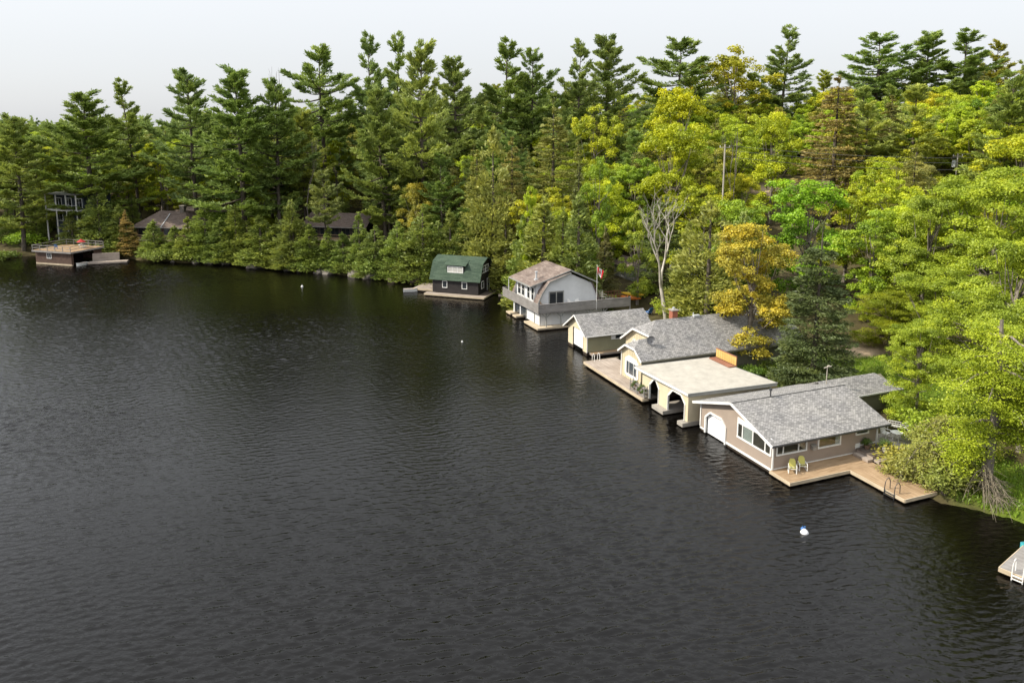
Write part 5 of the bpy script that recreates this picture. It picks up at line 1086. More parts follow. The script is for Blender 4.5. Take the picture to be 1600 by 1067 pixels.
# ---- green gambrel boathouse
def green_house():
    f=GREEN; h=root(f,'boathouse','dark brown boathouse with a green gambrel roof and a white paned dormer','boathouse'); vL=-8.2; D=6.6; zf=.5
    W=Wall(f,0,0,'v',-1); S=Wall(f,0,0,'u',1)
    side=[(0,zf),(D,zf),(D,2.85),(5.3,5.42),(D/2,6.1),(1.3,5.42),(0,2.85)]
    g=G(f); lapwall(g,W,[(vL,zf),(0,zf),(0,2.85),(vL,2.85)],.22,.018); g.face([(D,vL,zf),(D,0,zf),(D,0,2.8),(D,vL,2.8)]); g.face([(a,vL,b) for a,b in side]); lapwall(g,S,side,.22,.018); g.build('wall',M['dark_siding'],h)
    pr=[(-.38,2.62),(1.25,5.55),(D/2,6.25),(5.35,5.55),(D+.38,2.62)]; v0,v1=vL-.45,.42; g=G(f)
    for i,((a,za),(b,zb)) in enumerate(zip(pr,pr[1:])): e=.003*i; g.plate([(a,v0+e,za),(a,v1-e,za),(b,v1-e,zb),(b,v0+e,zb)],.09)
    da,db=-6.15,-2.25; g.plate([(1.9,da,5.86),(1.9,db,5.86),(.12,db,5.12),(.12,da,5.12)],.09); rf=g.build('roof',M['green_shingle'],h)
    g=G(f)
    for (a,za),(b,zb) in zip(pr,pr[1:]): g.bar((a,v1+.02,za-.08),(b,v1+.02,zb-.08),.04,.16)
    g.build('rake_board',M['white' if False else 'green_shingle'],h)
    WD=Wall(f,.38,0,'v',-1); g=G(f); g.box(.38,1.5,-5.75,-2.65,3.6,5.1); g.build('dormer_wall',M['dark_siding'],h)
    window(WD,h,-5.6,-2.8,3.85,4.95,.12,(1/3,2/3),0,o=.03,bar=.1,pane=M['curtain'])
    g=G(f); 
    for k in range(3):
        a=-5.48+k*.853; 
        for q in (.25,.5,.75): wbox(g,WD,a+.853*q-.012,a+.853*q+.012,3.97,4.83,.045,.065)
        wbox(g,WD,a+.02,a+.83,4.38,4.41,.045,.066)
    g.build('muntin',M['white'],h)
    for a,b in ((-6.4,-5.5),(-2.9,-1.95)): window(W,h,a,b,1.3,2.5,.1,(),0,o=.04,bar=.03)
    window(S,h,1.5,3.0,3.75,4.95,.1,(.5,),1,o=.04); window(S,h,3.2,4.7,3.75,4.95,.1,(.5,),1,o=.04); window(S,h,1.3,2.4,1.2,2.45,.1,(),0,o=.04)
    g=G(f); wbox(g,S,4.0,4.85,.5,2.45,.02,.06); g.build('door',M['navy'],h); g=G(f); wbox(g,S,3.9,4.0,.5,2.55,.02,.09); wbox(g,S,4.85,4.95,.5,2.55,.02,.09); wbox(g,S,4.0,4.85,2.45,2.55,.02,.09); g.build('door_trim',M['white'],h)
    t=root(f,'dock','grey plank dock round the green-roofed boathouse','dock'); planks(f,'deck_boards',-1.35,-.05,-9.1,1.5,.42,'v',M['deck_grey'],t,.16); planks(f,'deck_boards',-.03,6.4,.05,1.5,.42,'u',M['deck_dark'],t,.16); planks(f,'deck_boards',1.0,5.4,-12.3,-8.3,.62,'u',M['deck_grey'],t,.16)
    g=G(f); g.box(-1.42,-1.36,-9.15,1.55,.16,.43); g.box(-1.36,6.4,1.51,1.57,.16,.43); g.box(-1.36,-.05,-9.16,-9.1,.16,.43); g.box(.93,.99,-12.3,-8.3,.3,.63); g.build('fascia',M['pale_wood'],t); g=G(f); g.box(-1.2,6.2,-9.0,1.4,-.5,.3); g.build('crib',M['crib'],t); g=G(f); g.box(1.1,5.2,-12.0,-9.1,-.5,.5); g.build('crib',M['crib'],t)
green_house()
small_boat(*GREEN.w(.5,-12.6,.0),.15,2.4,.9,M['white'],M['deck_grey'],'small white rowboat nosed against the side dock of the green-roofed boathouse')
t=thing('swim_raft','loose grey plank raft between the green-roofed and white boathouses','raft',(*at(793,464,0),0)); g=G(f0); 
planks(Fr((0,0),90),'deck_boards',-1.5,1.5,-.8,.8,.3,'u',M['deck_grey'],t,.2); g=G(f0); g.box(-1.4,1.4,-.7,.7,-.1,.24); g.build('float',M['crib'],t)

# ---- flat-topped brown boathouse at the far shore
def left_house():
    f=LEFTB; h=root(f,'boathouse','flat-topped brown boathouse with a railed roof deck at the far shore','boathouse'); vL=-9.2; D=7.4
    W=Wall(f,0,0,'v',-1); S=Wall(f,0,0,'u',1); g=G(f); lapwall(g,W,[(vL,.42),(0,.42),(0,2.75),(vL,2.75)],.2,.02); g.face([(0,vL,.3),(D,vL,.3),(D,vL,2.75),(0,vL,2.75)]); g.face([(D,vL,.3),(D,0,.3),(D,0,2.75),(D,vL,2.75)])
    lapwall(g,S,[(0,.3),(.5,.3),(.5,2.75),(0,2.75)],.2,.02); lapwall(g,S,[(5.4,.3),(D,.3),(D,2.75),(5.4,2.75)],.2,.02); g.build('wall',M['brown_siding'],h)
    g=G(f); wbox(g,W,vL,0,.08,.41,-.3,.05); g.build('sill_beam',M['pale_wood'],h)
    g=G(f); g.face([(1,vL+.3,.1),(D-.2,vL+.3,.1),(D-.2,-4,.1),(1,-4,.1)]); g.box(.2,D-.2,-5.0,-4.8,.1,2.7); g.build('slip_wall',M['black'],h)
    planks(f,'deck_boards',-.4,D+.4,vL-.35,.4,2.95,'u',M['deck_tan'],h,.2); g=G(f); g.box(-.46,-.41,vL-.4,.46,2.62,2.96); g.box(-.41,D+.4,.41,.46,2.62,2.96); g.box(-.3,D+.3,vL-.2,.3,2.76,2.89); g.build('fascia',M['weathered'],h)
    g=G(f)
    for p0,p1 in (((-.35,vL-.25),(-.35,.3)),((-.35,.3),(D+.3,.3)),((D+.3,.3),(D+.3,vL-.25)),((-.35,vL-.25),(D+.3,vL-.25))):
        for z in (3.45,4.0): g.bar((*p0,z),(*p1,z),.05,.09)
    g.build('railing',M['weathered'],h)
    for v in np.linspace(vL-.25,.3,6):
        for u in (-.35,D+.3): g=G(f); g.box(u-.05,u+.05,v-.05,v+.05,2.97,4.05); g.build('rail_post',M['weathered'],h)
    window(W,h,-6.2,-5.0,1.35,2.5,.1,(.5,),0,o=.04)
left_house()
small_boat(*LEFTB.w(1.4,1.0,.0),math.atan2(LEFTB.U[1],LEFTB.U[0])+math.pi,2.6,1.2,M['white'],M['deck_grey'],'small white boat at the open side of the flat-topped brown boathouse')
def picnic(f,u,v,z):
    x,y,_=f.w(u,v); t=thing('table','patio table under a furled red umbrella on the brown roof deck','table',(x,y,z)); g=G(f0); g.tube([(0,0,.68),(0,0,.74)],.6,12); g.build('tabletop',M['white'],t)
    for a in range(4): g=G(f0); g.bar((.3*math.cos(a*1.57),.3*math.sin(a*1.57),.68),(.45*math.cos(a*1.57),.45*math.sin(a*1.57),0),.05); g.build('leg',M['white'],t)
    t=thing('parasol','drooping red parasol over the patio table on the brown roof deck','umbrella',(x,y,z)); g=G(f0); g.tube([(0,0,0),(0,0,1.9)],.04); g.build('pole',M['white'],t)
    g=G(f0); n=8; ri=[(.9*math.cos(k*6.283/n),0.9*math.sin(k*6.283/n),1.3) for k in range(n)]; g.add(ri+[(0,0,1.9)],[(k,(k+1)%n,n) for k in range(n)]); g.build('canopy',M['red'],t)
picnic(LEFTB,4.5,-2.0,2.96)
patio_chair(*LEFTB.w(4.2,-.9,2.96),0,M['cushion'],'pale chair beside the red parasol on the brown roof deck'); patio_chair(*LEFTB.w(2.0,-6.0,2.96),2,M['blue'],'blue lounge chair on the brown roof deck')
t=thing('dock','low pale dock running from the brown boathouse to the tan larch','dock',(0,0,0)); FD=Fr((-86.3,151.2),72); planks(FD,'deck_boards',.2,7.4,-.6,1.3,.45,'v',M['deck_grey'],t,.2); t.location=(FD.O[0],FD.O[1],0)
g=G(FD); g.box(.2,7.4,1.31,1.38,.15,.46); g.build('fascia',M['deck_grey'],t); g=G(FD); g.box(.4,2.2,-.5,1.2,-.4,.3); g.build('crib',M['crib'],t); g=G(FD); g.box(5.8,7.6,-.5,1.2,-.4,.3); g.build('crib',M['crib'],t)
t=thing('retaining_wall','pale timber retaining wall stepped above the low dock','wall',(FD.O[0],FD.O[1],0))
for k in range(4): g=G(FD); g.box(.6,5.6,-1.6-.12*k,-1.3-.12*k,.2+.42*k,.6+.42*k); g.build('timber',M['deck_grey'],t)

# ---- cottages among the trees
def cottage(O,az,Lc,Dc,zb,zw,zr,label,roofm,wallm,hip=True,deck=True,chim=True,over=.9):
    f=Fr(O,az); h=root(f,'cottage',label,'house'); W=Wall(f,0,0,'v',-1); g=G(f)
    for W_,a,b in ((W,-Lc,0),(Wall(f,0,0,'u',1),0,Dc)): lapwall(g,W_,[(a,zb),(b,zb),(b,zw),(a,zw)],.25,.02)
    g.face([(Dc,-Lc,zb),(Dc,0,zb),(Dc,0,zw),(Dc,-Lc,zw)]); g.face([(0,-Lc,zb),(Dc,-Lc,zb),(Dc,-Lc,zw),(0,-Lc,zw)]); g.build('wall',wallm,h)
    o=over; e=zw-.15; hp=Dc*.42 if hip else -o; m_=Dc/2; g=G(f)
    A=(-o,-Lc-o,e);B_=(-o,o,e);C_=(Dc+o,o,e);D_=(Dc+o,-Lc-o,e);r0=(m_,-Lc+hp,zr);r1=(m_,-hp,zr)
    g.plate([A,B_,r1,r0],.12); g.plate([C_,D_,r0,r1],.12)
    if hip: g.plate([B_,C_,r1],.12); g.plate([D_,A,r0],.12)
    g.build('roof',roofm,h); g=G(f); g.bar((-o-.02,-Lc-o,e-.1),(-o-.02,o,e-.1),.06,.2); g.build('fascia',M['weathered'],h)
    n=max(2,int(Lc/2.6))
    for k in range(n): a=-Lc+.4+(Lc-.6)*k/n; window(W,h,a,a+(Lc-.6)/n-.4,zw-2.1,zw-.5,.1,(.5,),0,trim=M['deck_dark'])
    if deck:
        planks(f,'deck_boards',-2.6,-.05,-Lc-.5,.5,zw-2.6,'v',M['deck_tan'],h,.25); g=G(f); g.bar((-2.6,-Lc-.5,zw-1.6),(-2.6,.5,zw-1.6),.08,.1); g.bar((-2.6,-Lc-.5,zw-2.1),(-2.6,.5,zw-2.1),.06,.08); g.build('railing',M['deck_tan'],h)
        g=G(f); g.box(-2.64,-2.58,-Lc-.5,.5,zw-2.85,zw-2.6); g.build('rim_joist',M['pale_wood'],h)
        for k in range(5): v=-Lc-.4+(Lc+.8)*k/4; g=G(f); g.box(-2.65,-2.52,v-.06,v+.06,zb-1.5,zw-1.55); g.build('post',M['deck_dark'],h)
    if chim:
        g=G(f); g.box(m_-.5,m_+.5,-hp-.9,-hp+.1,zr-1.2,zr+1.1); c=g.build('chimney',M['greyrock'],h); g=G(f); g.box(m_-.6,m_+.6,-hp-1.0,-hp+.2,zr+1.1,zr+1.22); g.build('cap',M['concrete'],c)
    return f,h
cf,ch=cottage((-69.5,161.5),8,12.5,8,1.5,6.3,9.2,'brown hip-roofed cottage with a timber deck behind the cedars',M['cottage_shingle'],M['brown_siding'])
g=G(cf); g.bar((-.9,-6.2,6.2),(2.9,-6.2,8.7),.18,.06); g.build('roof_flashing',M['galv'],ch)
cottage((-31.0,156.5),14,13,7,3.0,7.0,9.3,'dark cottage with a low green-brown roof half hidden by cedars',M['cottage_shingle'],M['dark_siding'],False)
def modern():
    f=Fr((-93.5,164.5),20); h=root(f,'house','navy two-storey house with white posts and balconies glimpsed between pines','house'); zb=6.7; z2=zb+3.0
    W=Wall(f,0,0,'v',-1); g=G(f); g.box(0,7,-9,0,zb-4,zb+6.2); g.build('wall',M['navy'],h); g=G(f); g.box(-2.4,7.4,-9.4,.4,zb+6.25,zb+6.5); g.build('roof',M['grey_trim'],h)
    g=G(f); g.box(-2.2,-.02,-9.2,.2,z2-.3,z2-.02); g.build('balcony',M['white'],h)
    for v in (-9,-5.9,-2.9,.05): g=G(f); g.box(-2.15,-1.95,v-.1,v+.1,zb-4,zb+6.24); g.build('post',M['white'],h)
    g=G(f); g.bar((-2.1,-9.2,z2+1),(-2.1,.2,z2+1),.06); g.build('railing',M['white'],h)
    for a in (-8.5,-5.5,-2.4):
        for z in (zb+.2,z2+.3): window(W,h,a,a+1.9,z,z+2.1,.12,(.5,),0)
modern()
def car(x,y,z,rz,mt,label):
    t=thing('parked_car',label,'car',(x,y,z),None,rz); prof=[(-2.2,.35),(-2.25,.8),(-1.95,1.0),(-1.5,1.42),(-.1,1.47),(.75,1.02),(1.9,.88),(2.2,.65),(2.2,.32)]
    g=G(f0); k=len(prof); ins=[.86,.88,.84,.62,.62,.84,.86,.84,.84]; g.add([(a,-w_,b) for (a,b),w_ in zip(prof,ins)]+[(a,w_,b) for (a,b),w_ in zip(prof,ins)],[tuple(range(k)),tuple(range(2*k-1,k-1,-1))]+[(i,(i+1)%k,(i+1)%k+k,i+k) for i in range(k)]); b=g.build('body',mt,t)
    for s in (-1,1): g=G(f0); g.face([(-1.75,s*.845,1.02),(.55,s*.845,1.06),(-.15,s*.665,1.42),(-1.42,s*.665,1.38)]); g.build('side_window',M['glass'],t)
    g=G(f0); g.face([(.72,-.8,1.05),(.72,.8,1.05),(-.06,.6,1.455),(-.06,-.6,1.455)]); g.build('windscreen',M['glass'],t)
    for a in (-1.4,1.35):
        for s in (-.8,.8): g=G(f0); g.tube([(a,s-.1,.33),(a,s+.1,.33)],.33,12); wv=g.build('wheel',M['tyre'],t); g=G(f0); g.tube([(a,s-.11,.33),(a,s+.11,.33)],.19,8); g.build('rim',M['galv'],wv)
    return t
x,y,_=at_y(80,350,157); car(x,y,gz(x,y),2.6,M['carpaint'],'silver car parked under the navy house with white posts')
# sheds and yard things behind the white boathouse
def shed(O,az,Lc,Dc,zh,label,wallm,roofm):
    f=Fr(O,az); z=gz(*O); h=thing('shed',label,'shed',(O[0],O[1],z)); g=G(f)
    lapwall(g,Wall(f,0,0,'v',-1),[(-Lc,-.3),(0,-.3),(0,zh),(-Lc,zh)],.22,.02); lapwall(g,Wall(f,0,0,'u',1),[(0,-.3),(Dc,-.3),(Dc,zh),(Dc/2,zh+Dc*.28),(0,zh)],.22,.02); g.face([(0,-Lc,-.3),(Dc,-Lc,-.3),(Dc,-Lc,zh),(Dc/2,-Lc,zh+Dc*.28),(0,-Lc,zh)]); g.face([(Dc,-Lc,-.3),(Dc,0,-.3),(Dc,0,zh),(Dc,-Lc,zh)]); g.build('wall',wallm,h)
    g=G(f); m_=Dc/2; r=zh+Dc*.28+.1; g.plate([(-.35,-Lc-.3,zh-.1),(-.35,.3,zh-.1),(m_,.3,r),(m_,-Lc-.3,r)],.08); g.plate([(Dc+.35,-Lc-.3,zh-.1),(Dc+.35,.3,zh-.1),(m_+.004,.3,r),(m_+.004,-Lc-.3,r)],.08); g.build('roof',roofm,h)
    g=G(f); wbox(g,Wall(f,0,0,'v',-1),-Lc*.7,-Lc*.3,0,min(2.0,zh-.2),.02,.06); g.build('door',M['grey_trim'],h)
shed((29.5,113.5),60,5,4,2.3,'pale grey shed half hidden by the huge olive cedar',M['whitewall'],M['grey_shingle'])
shed((31.0,127),50,5,4,2.4,'shed with a grey-green metal roof behind the bare birch',M['grey_trim'],M['galv'])
shed((20.5,126),66,6,4,2.2,'grey shed under the brownish spruce behind the flagpole',M['grey_trim'],M['cottage_shingle'])
def kayak(x,y,z,rz,tilt,hull,label):
    t=thing('kayak',label,'kayak',(x,y,z),'kayaks racked by the deck end',rz); t.rotation_euler=(tilt,0,rz); g=G(f0); V=[];F=[]; n=8; st=[(-1.9,.03,.18),(-1.4,.2,.06),(-.7,.31,.0),(0,.34,0),(.7,.31,0),(1.4,.2,.06),(1.9,.03,.18)]
    for s,r,up in st: V+=[(s,r*math.cos(a*6.283/n),.17+up+(.62*r)*math.sin(a*6.283/n)) for a in range(n)]
    for i in range(len(st)-1): F+=[(i*n+j,i*n+(j+1)%n,(i+1)*n+(j+1)%n,(i+1)*n+j) for j in range(n)]
    g.add(V,F); g.build('hull',hull,t,smooth=True); g=G(f0); g.tube([(0,0,.36),(0,0,.40)],.24,10); g.build('cockpit',M['black'],t)
kz=gz(18.3,113.2)
kayak(18.0,112.6,kz+.9,-.5,.9,M['orange'],'orange kayak propped under the yellow one'); kayak(18.5,112.9,kz+1.35,-.45,.7,M['yellow'],'yellow kayak propped on edge past the picket deck')
t=thing('kayak_rack','low timber rack holding the yellow and orange kayaks','rack',(18.3,112.9,kz))
for s in (-1,1): g=G(f0); g.bar((s*.9,-.3,-.1),(s*.9,-.3,1.0),.1); g.bar((s*.9,.5,-.1),(s*.9,.5,1.5),.1); g.bar((s*.9,-.35,.85),(s*.9,.55,.85),.08); g.build('upright',M['red_wood'],t)
def rail_fence(pts,z_h,mt,label,rails=(.45,.95),step=2.2,post=.1):
    x0,y0=pts[0]; z0=gz(x0,y0); t=thing('fence',label,'fence',(x0,y0,z0))
    for (ax,ay),(bx,by) in zip(pts,pts[1:]):
        n=max(1,int(math.hypot(bx-ax,by-ay)/step)); q=[]
        for k in range(n+1): x=ax+(bx-ax)*k/n; y=ay+(by-ay)*k/n; q.append((x-x0,y-y0,gz(x,y)-z0))
        for p in q: g=G(f0); g.bar((p[0],p[1],p[2]-.3),(p[0],p[1],p[2]+z_h),post); g.build('post',mt,t)
        for a,b in zip(q,q[1:]):
            for r in rails: g=G(f0); g.bar((a[0],a[1],a[2]+r),(b[0],b[1],b[2]+r),.05,.13); g.build('rail',mt,t)
    return t
rail_fence([(21.3,120.6),(24.2,119.6)],1.6,M['red_wood'],'brown board fence beside the yellow kayak',(.3,.75,1.2,1.5),1.4,.14)
rail_fence([(15.6,100.5),(20.0,102.6),(25.5,104.6)],1.1,M['pale_wood'],'pale rail fence running behind the brick chimney',(.5,1.0))
bx,by=at(1013,487,1.2); t=thing('lawn_chair','blue folding chair on the lawn beside the pale rail fence','chair',(bx,by,gz(bx,by)),None,2.2); g=G(f0); g.plate([(.4,-.4,.45),(.4,.4,.45),(-.35,.4,.35),(-.35,-.4,.35)],.05); g.build('seat',M['blue'],t); g=G(f0); g.plate([(-.33,-.4,.38),(-.33,.4,.38),(-.7,.4,1.15),(-.7,-.4,1.15)],.05,(-.05,0,0)); g.build('backrest',M['blue'],t)
for sy in (-.42,.42): g=G(f0); g.bar((.4,sy,0),(-.4,sy,.6),.05); g.bar((-.45,sy,0),(.35,sy,.6),.05); g.build('leg',M['galv'],t)
bx,by=at(1033,474,1.2); t=thing('cart_wheel','old pale wagon wheel leaning by the birch trunk','wheel',(bx,by,gz(bx,by)),None,.5); g=G(f0); n=16; g.tube([(.55*math.cos(k*6.283/n),0,.55+.55*math.sin(k*6.283/n)) for k in range(n+1)],.05,5); g.build('rim',M['deck_grey'],t)
for k in range(8): g=G(f0); g.bar((0,0,.55),(.52*math.cos(k*.785),0,.55+.52*math.sin(k*.785)),.04); g.build('spoke',M['deck_grey'],t)
# power poles and wires
def power_pole(px,top,Y,label,tr=False):
    x,_,zt=at_y(px,top,Y); z=gz(x,Y)-.5; t=thing('utility_pole',label,'utility pole',(x,Y,z)); hgt=zt-z; g=G(f0); g.tube([(0,0,0),(0,0,hgt)],.17,8,.12); g.build('pole',M['pole'],t); g=G(f0); g.bar((-.9,0,hgt-.5),(.9,0,hgt-.5),.11,.13); g.build('crossarm',M['pole'],t)
    for s in (-.8,.8): g=G(f0); g.tube([(s,0,hgt-.43),(s,0,hgt-.2)],.06,6); g.build('insulator',M['white'],t)
    if tr: g=G(f0); g.tube([(-.5,-.1,hgt-2.4),(-.5,-.1,hgt-1.2)],.35,10); g.build('transformer',M['galv'],t)
    return (x,Y,zt)
pa=power_pole(1497,240,135,'grey utility pole with a transformer can rising from the treetops',True); pb=power_pole(1133,226,128,'pale utility pole beside the thin grey leafless tree'); pc=(110,152,27)
def wire(a,b,sag,label,grp='power lines over the road'):
    a=Vector(a);b=Vector(b); t=[]; 
    for k in range(13): s=k/12; p=a.lerp(b,s); p.z-=sag*4*s*(1-s); t.append(tuple(p-a))
    g=G(f0); g.tube(t,.028,4); o=g.build('power_line',M['dark_metal'],None,loc=a); tag(o,label,'cable',grp)
for dz,lab in ((-.1,'topmost power line sagging between the two utility poles'),(-.9,'power line just below the topmost between the two utility poles'),(-2.0,'lowest power line between the two utility poles')): wire((pb[0],pb[1],pb[2]+dz),(pa[0],pa[1],pa[2]+dz),.8,lab)
wire((pa[0],pa[1],pa[2]-.1),pc,1.0,'power line leaving the transformer pole toward the ridge end')
# ------------------------------------------------------------------ shoreline, lake things and ground cover
def rock_mesh(seed,flat=.55):
    g=np.random.default_rng(seed); import bmesh
    bm=bmesh.new(); bmesh.ops.create_icosphere(bm,subdivisions=2,radius=1)
    d=g.normal(size=(5,3)); ph=g.uniform(0,6,5)
    for v in bm.verts:
        p=np.array(v.co); k=1+sum(.13*math.sin(2.2*(p@d[i])+ph[i]) for i in range(5)); v.co=Vector((p[0]*k,p[1]*k*.8,p[2]*k*flat))
    me=bpy.data.meshes.new('rock'); bm.to_mesh(me); bm.free(); return me
ROCKS=[rock_mesh(i) for i in range(4)]
for me in ROCKS: me.materials.append(M['greyrock'])
PROCK=rock_mesh(9,.5); PROCK.materials.append(M['rock'])
def rock(me,px,py,r,label,z=0,group='rocks along the waterline'):
    x,y=at(px,py,z); o=bpy.data.objects.new('shore_rock',me); o.location=(x,y,max(z,-.05)+r*.05); o.scale=(r,r,r); o.rotation_euler=(RG.uniform(-.2,.2),RG.uniform(-.2,.2),RG.uniform(0,6.28)); link(o); tag(o,label,'rock',group)
rock(PROCK,648,434,2.3,'big pink granite rock beside the side dock of the green-roofed boathouse',.4); rock(PROCK,628,437,1.6,'pink granite rock a step west of the biggest pink one',.1); rock(PROCK,612,440,1.1,'small pink rock at the tip of the pink outcrop',0)
for px,lab in ((272,'end of the low pale dock'),(303,'leafy cedar past the cottage'),(322,'foot of the leafy cedar'),(334,'gap before the massive pine'),(352,'massive pine foot'),(398,'dark middle cedar'),(447,'bright sharp-tipped cedar'),(466,'middle of the bush row'),(497,'slim cedar below the dark cottage'),(514,'low bush under the slim cedar'),(553,'widest round bush'),(578,'gap before the pink rocks')):
    b=np.interp(px,[250,290,340,400,440,470,500,560,600],[408,411,413,418,421,425,426,433,437])
    rock(RG.choice(ROCKS),px+RG.uniform(-4,4),b+RG.uniform(-1.5,.6),RG.uniform(.6,1.7),'grey boulder at the waterline by the '+lab)
x,_,zz=at_y(300,298,182); 
for k,(dx,dz,s) in enumerate(((0,0,3.4),(5,.3,2.6),(-4.5,-.2,2.4))):
    o=bpy.data.objects.new('outcrop_rock',PROCK); o.location=(x+dx,182+k,gz(x+dx,182)+dz); o.scale=(s,s*.8,s*.8); link(o); tag(o,('broad pale rock outcrop on the lawn above the brown-roofed cottage','rounded rock adjoining the broad outcrop toward the massive pine','low rock at the west end of the outcrop above the cottage')[k],'rock','outcrop above the cottage')
# shrubs: shoreline bushes and yard bushes
def bush(px,py,h,wide,color,label,z=.4,grp='bushes',k=None):
    x,y=at(px,py,z); put(RG.choice(SHRUBS) if k is None else SHRUBS[k],'shrub',x,y,h,color,label,'bush',grp,RG.uniform(0,6.28),wide,z=gz(x,y)-.1)
for px,py,h,wd,lab in [(35,392,4,1.6,'bright green bush on the lawn edge beside the brown boathouse'),(15,400,3,1.6,'low bush at the far end of the lit shore'),(60,385,4.5,1.4,'bush behind the corner of the brown roof deck'),(590,428,5,1.5,'widest round bush on the shore below the dark cottage'),(560,420,4.5,1.2,'round bush beside the widest one'),(540,424,3.2,1.3,'low bush under the slim cedar'),(480,416,5,1.3,'leafy bush in the middle of the cedar row'),(500,421,3.5,1.3,'bush spilling over the grey boulders'),(420,413,4,1.3,'bush below the dark middle cedar'),(390,411,3.2,1.3,'bush beside the massive pine foot'),(345,408,3.5,1.2,'bush below the leafy cedar'),(295,404,3.5,1.4,'bush at the end of the low pale dock'),(265,404,3.4,1.4,'bush under the pointed cedar'),(620,430,4,1.2,'bush behind the pink granite rocks'),(700,420,3,1.3,'bush behind the green roof')]:
    bush(px,py,h*.8,wd,vary((.21,.27,.048) if 'bright' not in lab else (.36,.50,.05)),lab,.6,'shoreline bushes')
for u,v,h,c,lab in [(13.5,-18.5,1.3,(0.15,0.24,0.030),'low dark bush under the grey-roofed boathouse wall'),(15.5,-19,1.5,(0.18,0.27,0.030),'dark bush beside the foot of the orange-leaved maple'),(17.5,-18.6,1.4,(0.15,0.22,0.030),'dark bush between the sage wall and the spruce'),(21,-4.5,1.8,(0.30,0.40,0.045),'light bush at the annex corner'),(14.5,3.2,2.2,(0.33,0.35,0.075),'yellowish bush beside the patio furniture'),(11.0,3.4,1.9,(0.36,0.35,0.075),'straw-coloured bush above the dock steps'),(9.9,5.2,1.7,(0.38,0.37,0.075),'straw bush leaning over the tan dock'),(12.5,5.6,2.4,(0.30,0.35,0.060),'olive bush on the bank behind the swim ladder'),(9.5,8.0,2.0,(0.30,0.34,0.068),'olive bush overhanging the water past the dock end'),(16,1.5,2.4,(0.35,0.46,0.045),'lime bush behind the patio table'),(18.5,-1.5,2.0,(0.33,0.43,0.045),'lime bush beyond the annex wall')]:
    x,y,_=HF.w(u,v); put(RG.choice(SHRUBS),'shrub',x,y,h,vary(c,.05),lab,'bush','bushes round the taupe boathouse',RG.uniform(0,6),1.3,z=gz(x,y)-.1)
for (x,y,h,c,lab) in [(22.5,106,2.8,(0.36,0.45,0.045),'lime bush beside the brown board fence'),(15.8,96.5,1.6,(0.30,0.40,0.045),'bush behind the small boathouse gable'),(24.8,116,2.6,(0.14,0.19,0.045),'dark bush against the pale grey shed'),(13,112,2.4,(0.30,0.42,0.045),'bright bush at the foot of the flagpole deck'),(19.5,117,2.2,(0.33,0.43,0.045),'bush in front of the brown board fence')]:
    put(RG.choice(SHRUBS),'shrub',x,y,h,vary(c,.05),lab,'bush','yard bushes',RG.uniform(0,6),1.3)
# the old trunk on the bank, its crown, and the bare limbs that hang to the water
tx,ty=at(1537,770,.6); tz=gz(tx,ty)-.3
ob,obt=bare(91,13,.5,4,r0=.5,fork=.55,material=M['greybark'],kind='bank_tree')
def bank_tree():
    g=np.random.default_rng(92); tp=[]; P=[];T_=[];Nn=[];TI=[]; H=17.0
    z=np.linspace(0,H*.8,8); cx=.35*np.sin(z*.22)+z*.015; cyv=z*.02; tp.append((np.stack([cx,cyv,z],1),np.interp(z,[0,.8,H*.8],[.62,.42,.12])))
    for k in range(34):
        z0=g.uniform(3.2,H*.78); an=g.uniform(2.2,6.6) if z0<10 else g.uniform(0,6.28); ln=g.uniform(3.0,6.0)*(1-.45*(z0/H)); b=np.array([np.interp(z0,z,cx),np.interp(z0,z,cyv),z0]); d=np.array([math.cos(an),math.sin(an),0]); s=np.linspace(0,1,5)
        pts=b+d*(ln*s)[:,None]+np.stack([0*s,0*s,.22*ln*s-.42*ln*s**2],1)+g.normal(0,.06,(5,3)); pts[0]=b; tp.append((pts,np.linspace(.14,.02,5)))
        for q in range(9):
            s1=g.uniform(.25,1.05); c=b+d*ln*s1+np.array([0,0,.22*ln*s1-.42*ln*s1**2])+g.normal(0,.55,3)*np.array([1,1,.35]); n=int(g.integers(140,230)); qv=g.normal(size=(n,3))*np.array([.52,.52,.16]); P.append(c+qv); nn=unit(g.normal(size=(n,3))*.5+[0,0,1]); Nn.append(nn); T_.append(np.cross(nn,g.normal(size=(n,3)))); TI.append(np.clip(g.normal(.5,.15)+g.normal(0,.15,n),0,1))
    P=np.concatenate(P);T_=np.concatenate(T_);Nn=np.concatenate(Nn); L=.14*g.uniform(.7,1.4,len(P))
    return proto('maple',H,blades(P,T_,Nn,L,L*.75),np.concatenate(TI),tp,M['leaf'],M['greybark'],5.5,7)
bt=bank_tree(); put(bt,'maple',tx+.6,ty+.9,17,(.37,.45,.03),'thick-trunked lime maple leaning at the water beside the tan dock','maple tree','lime maples on the wooded bank',.3,z=tz)
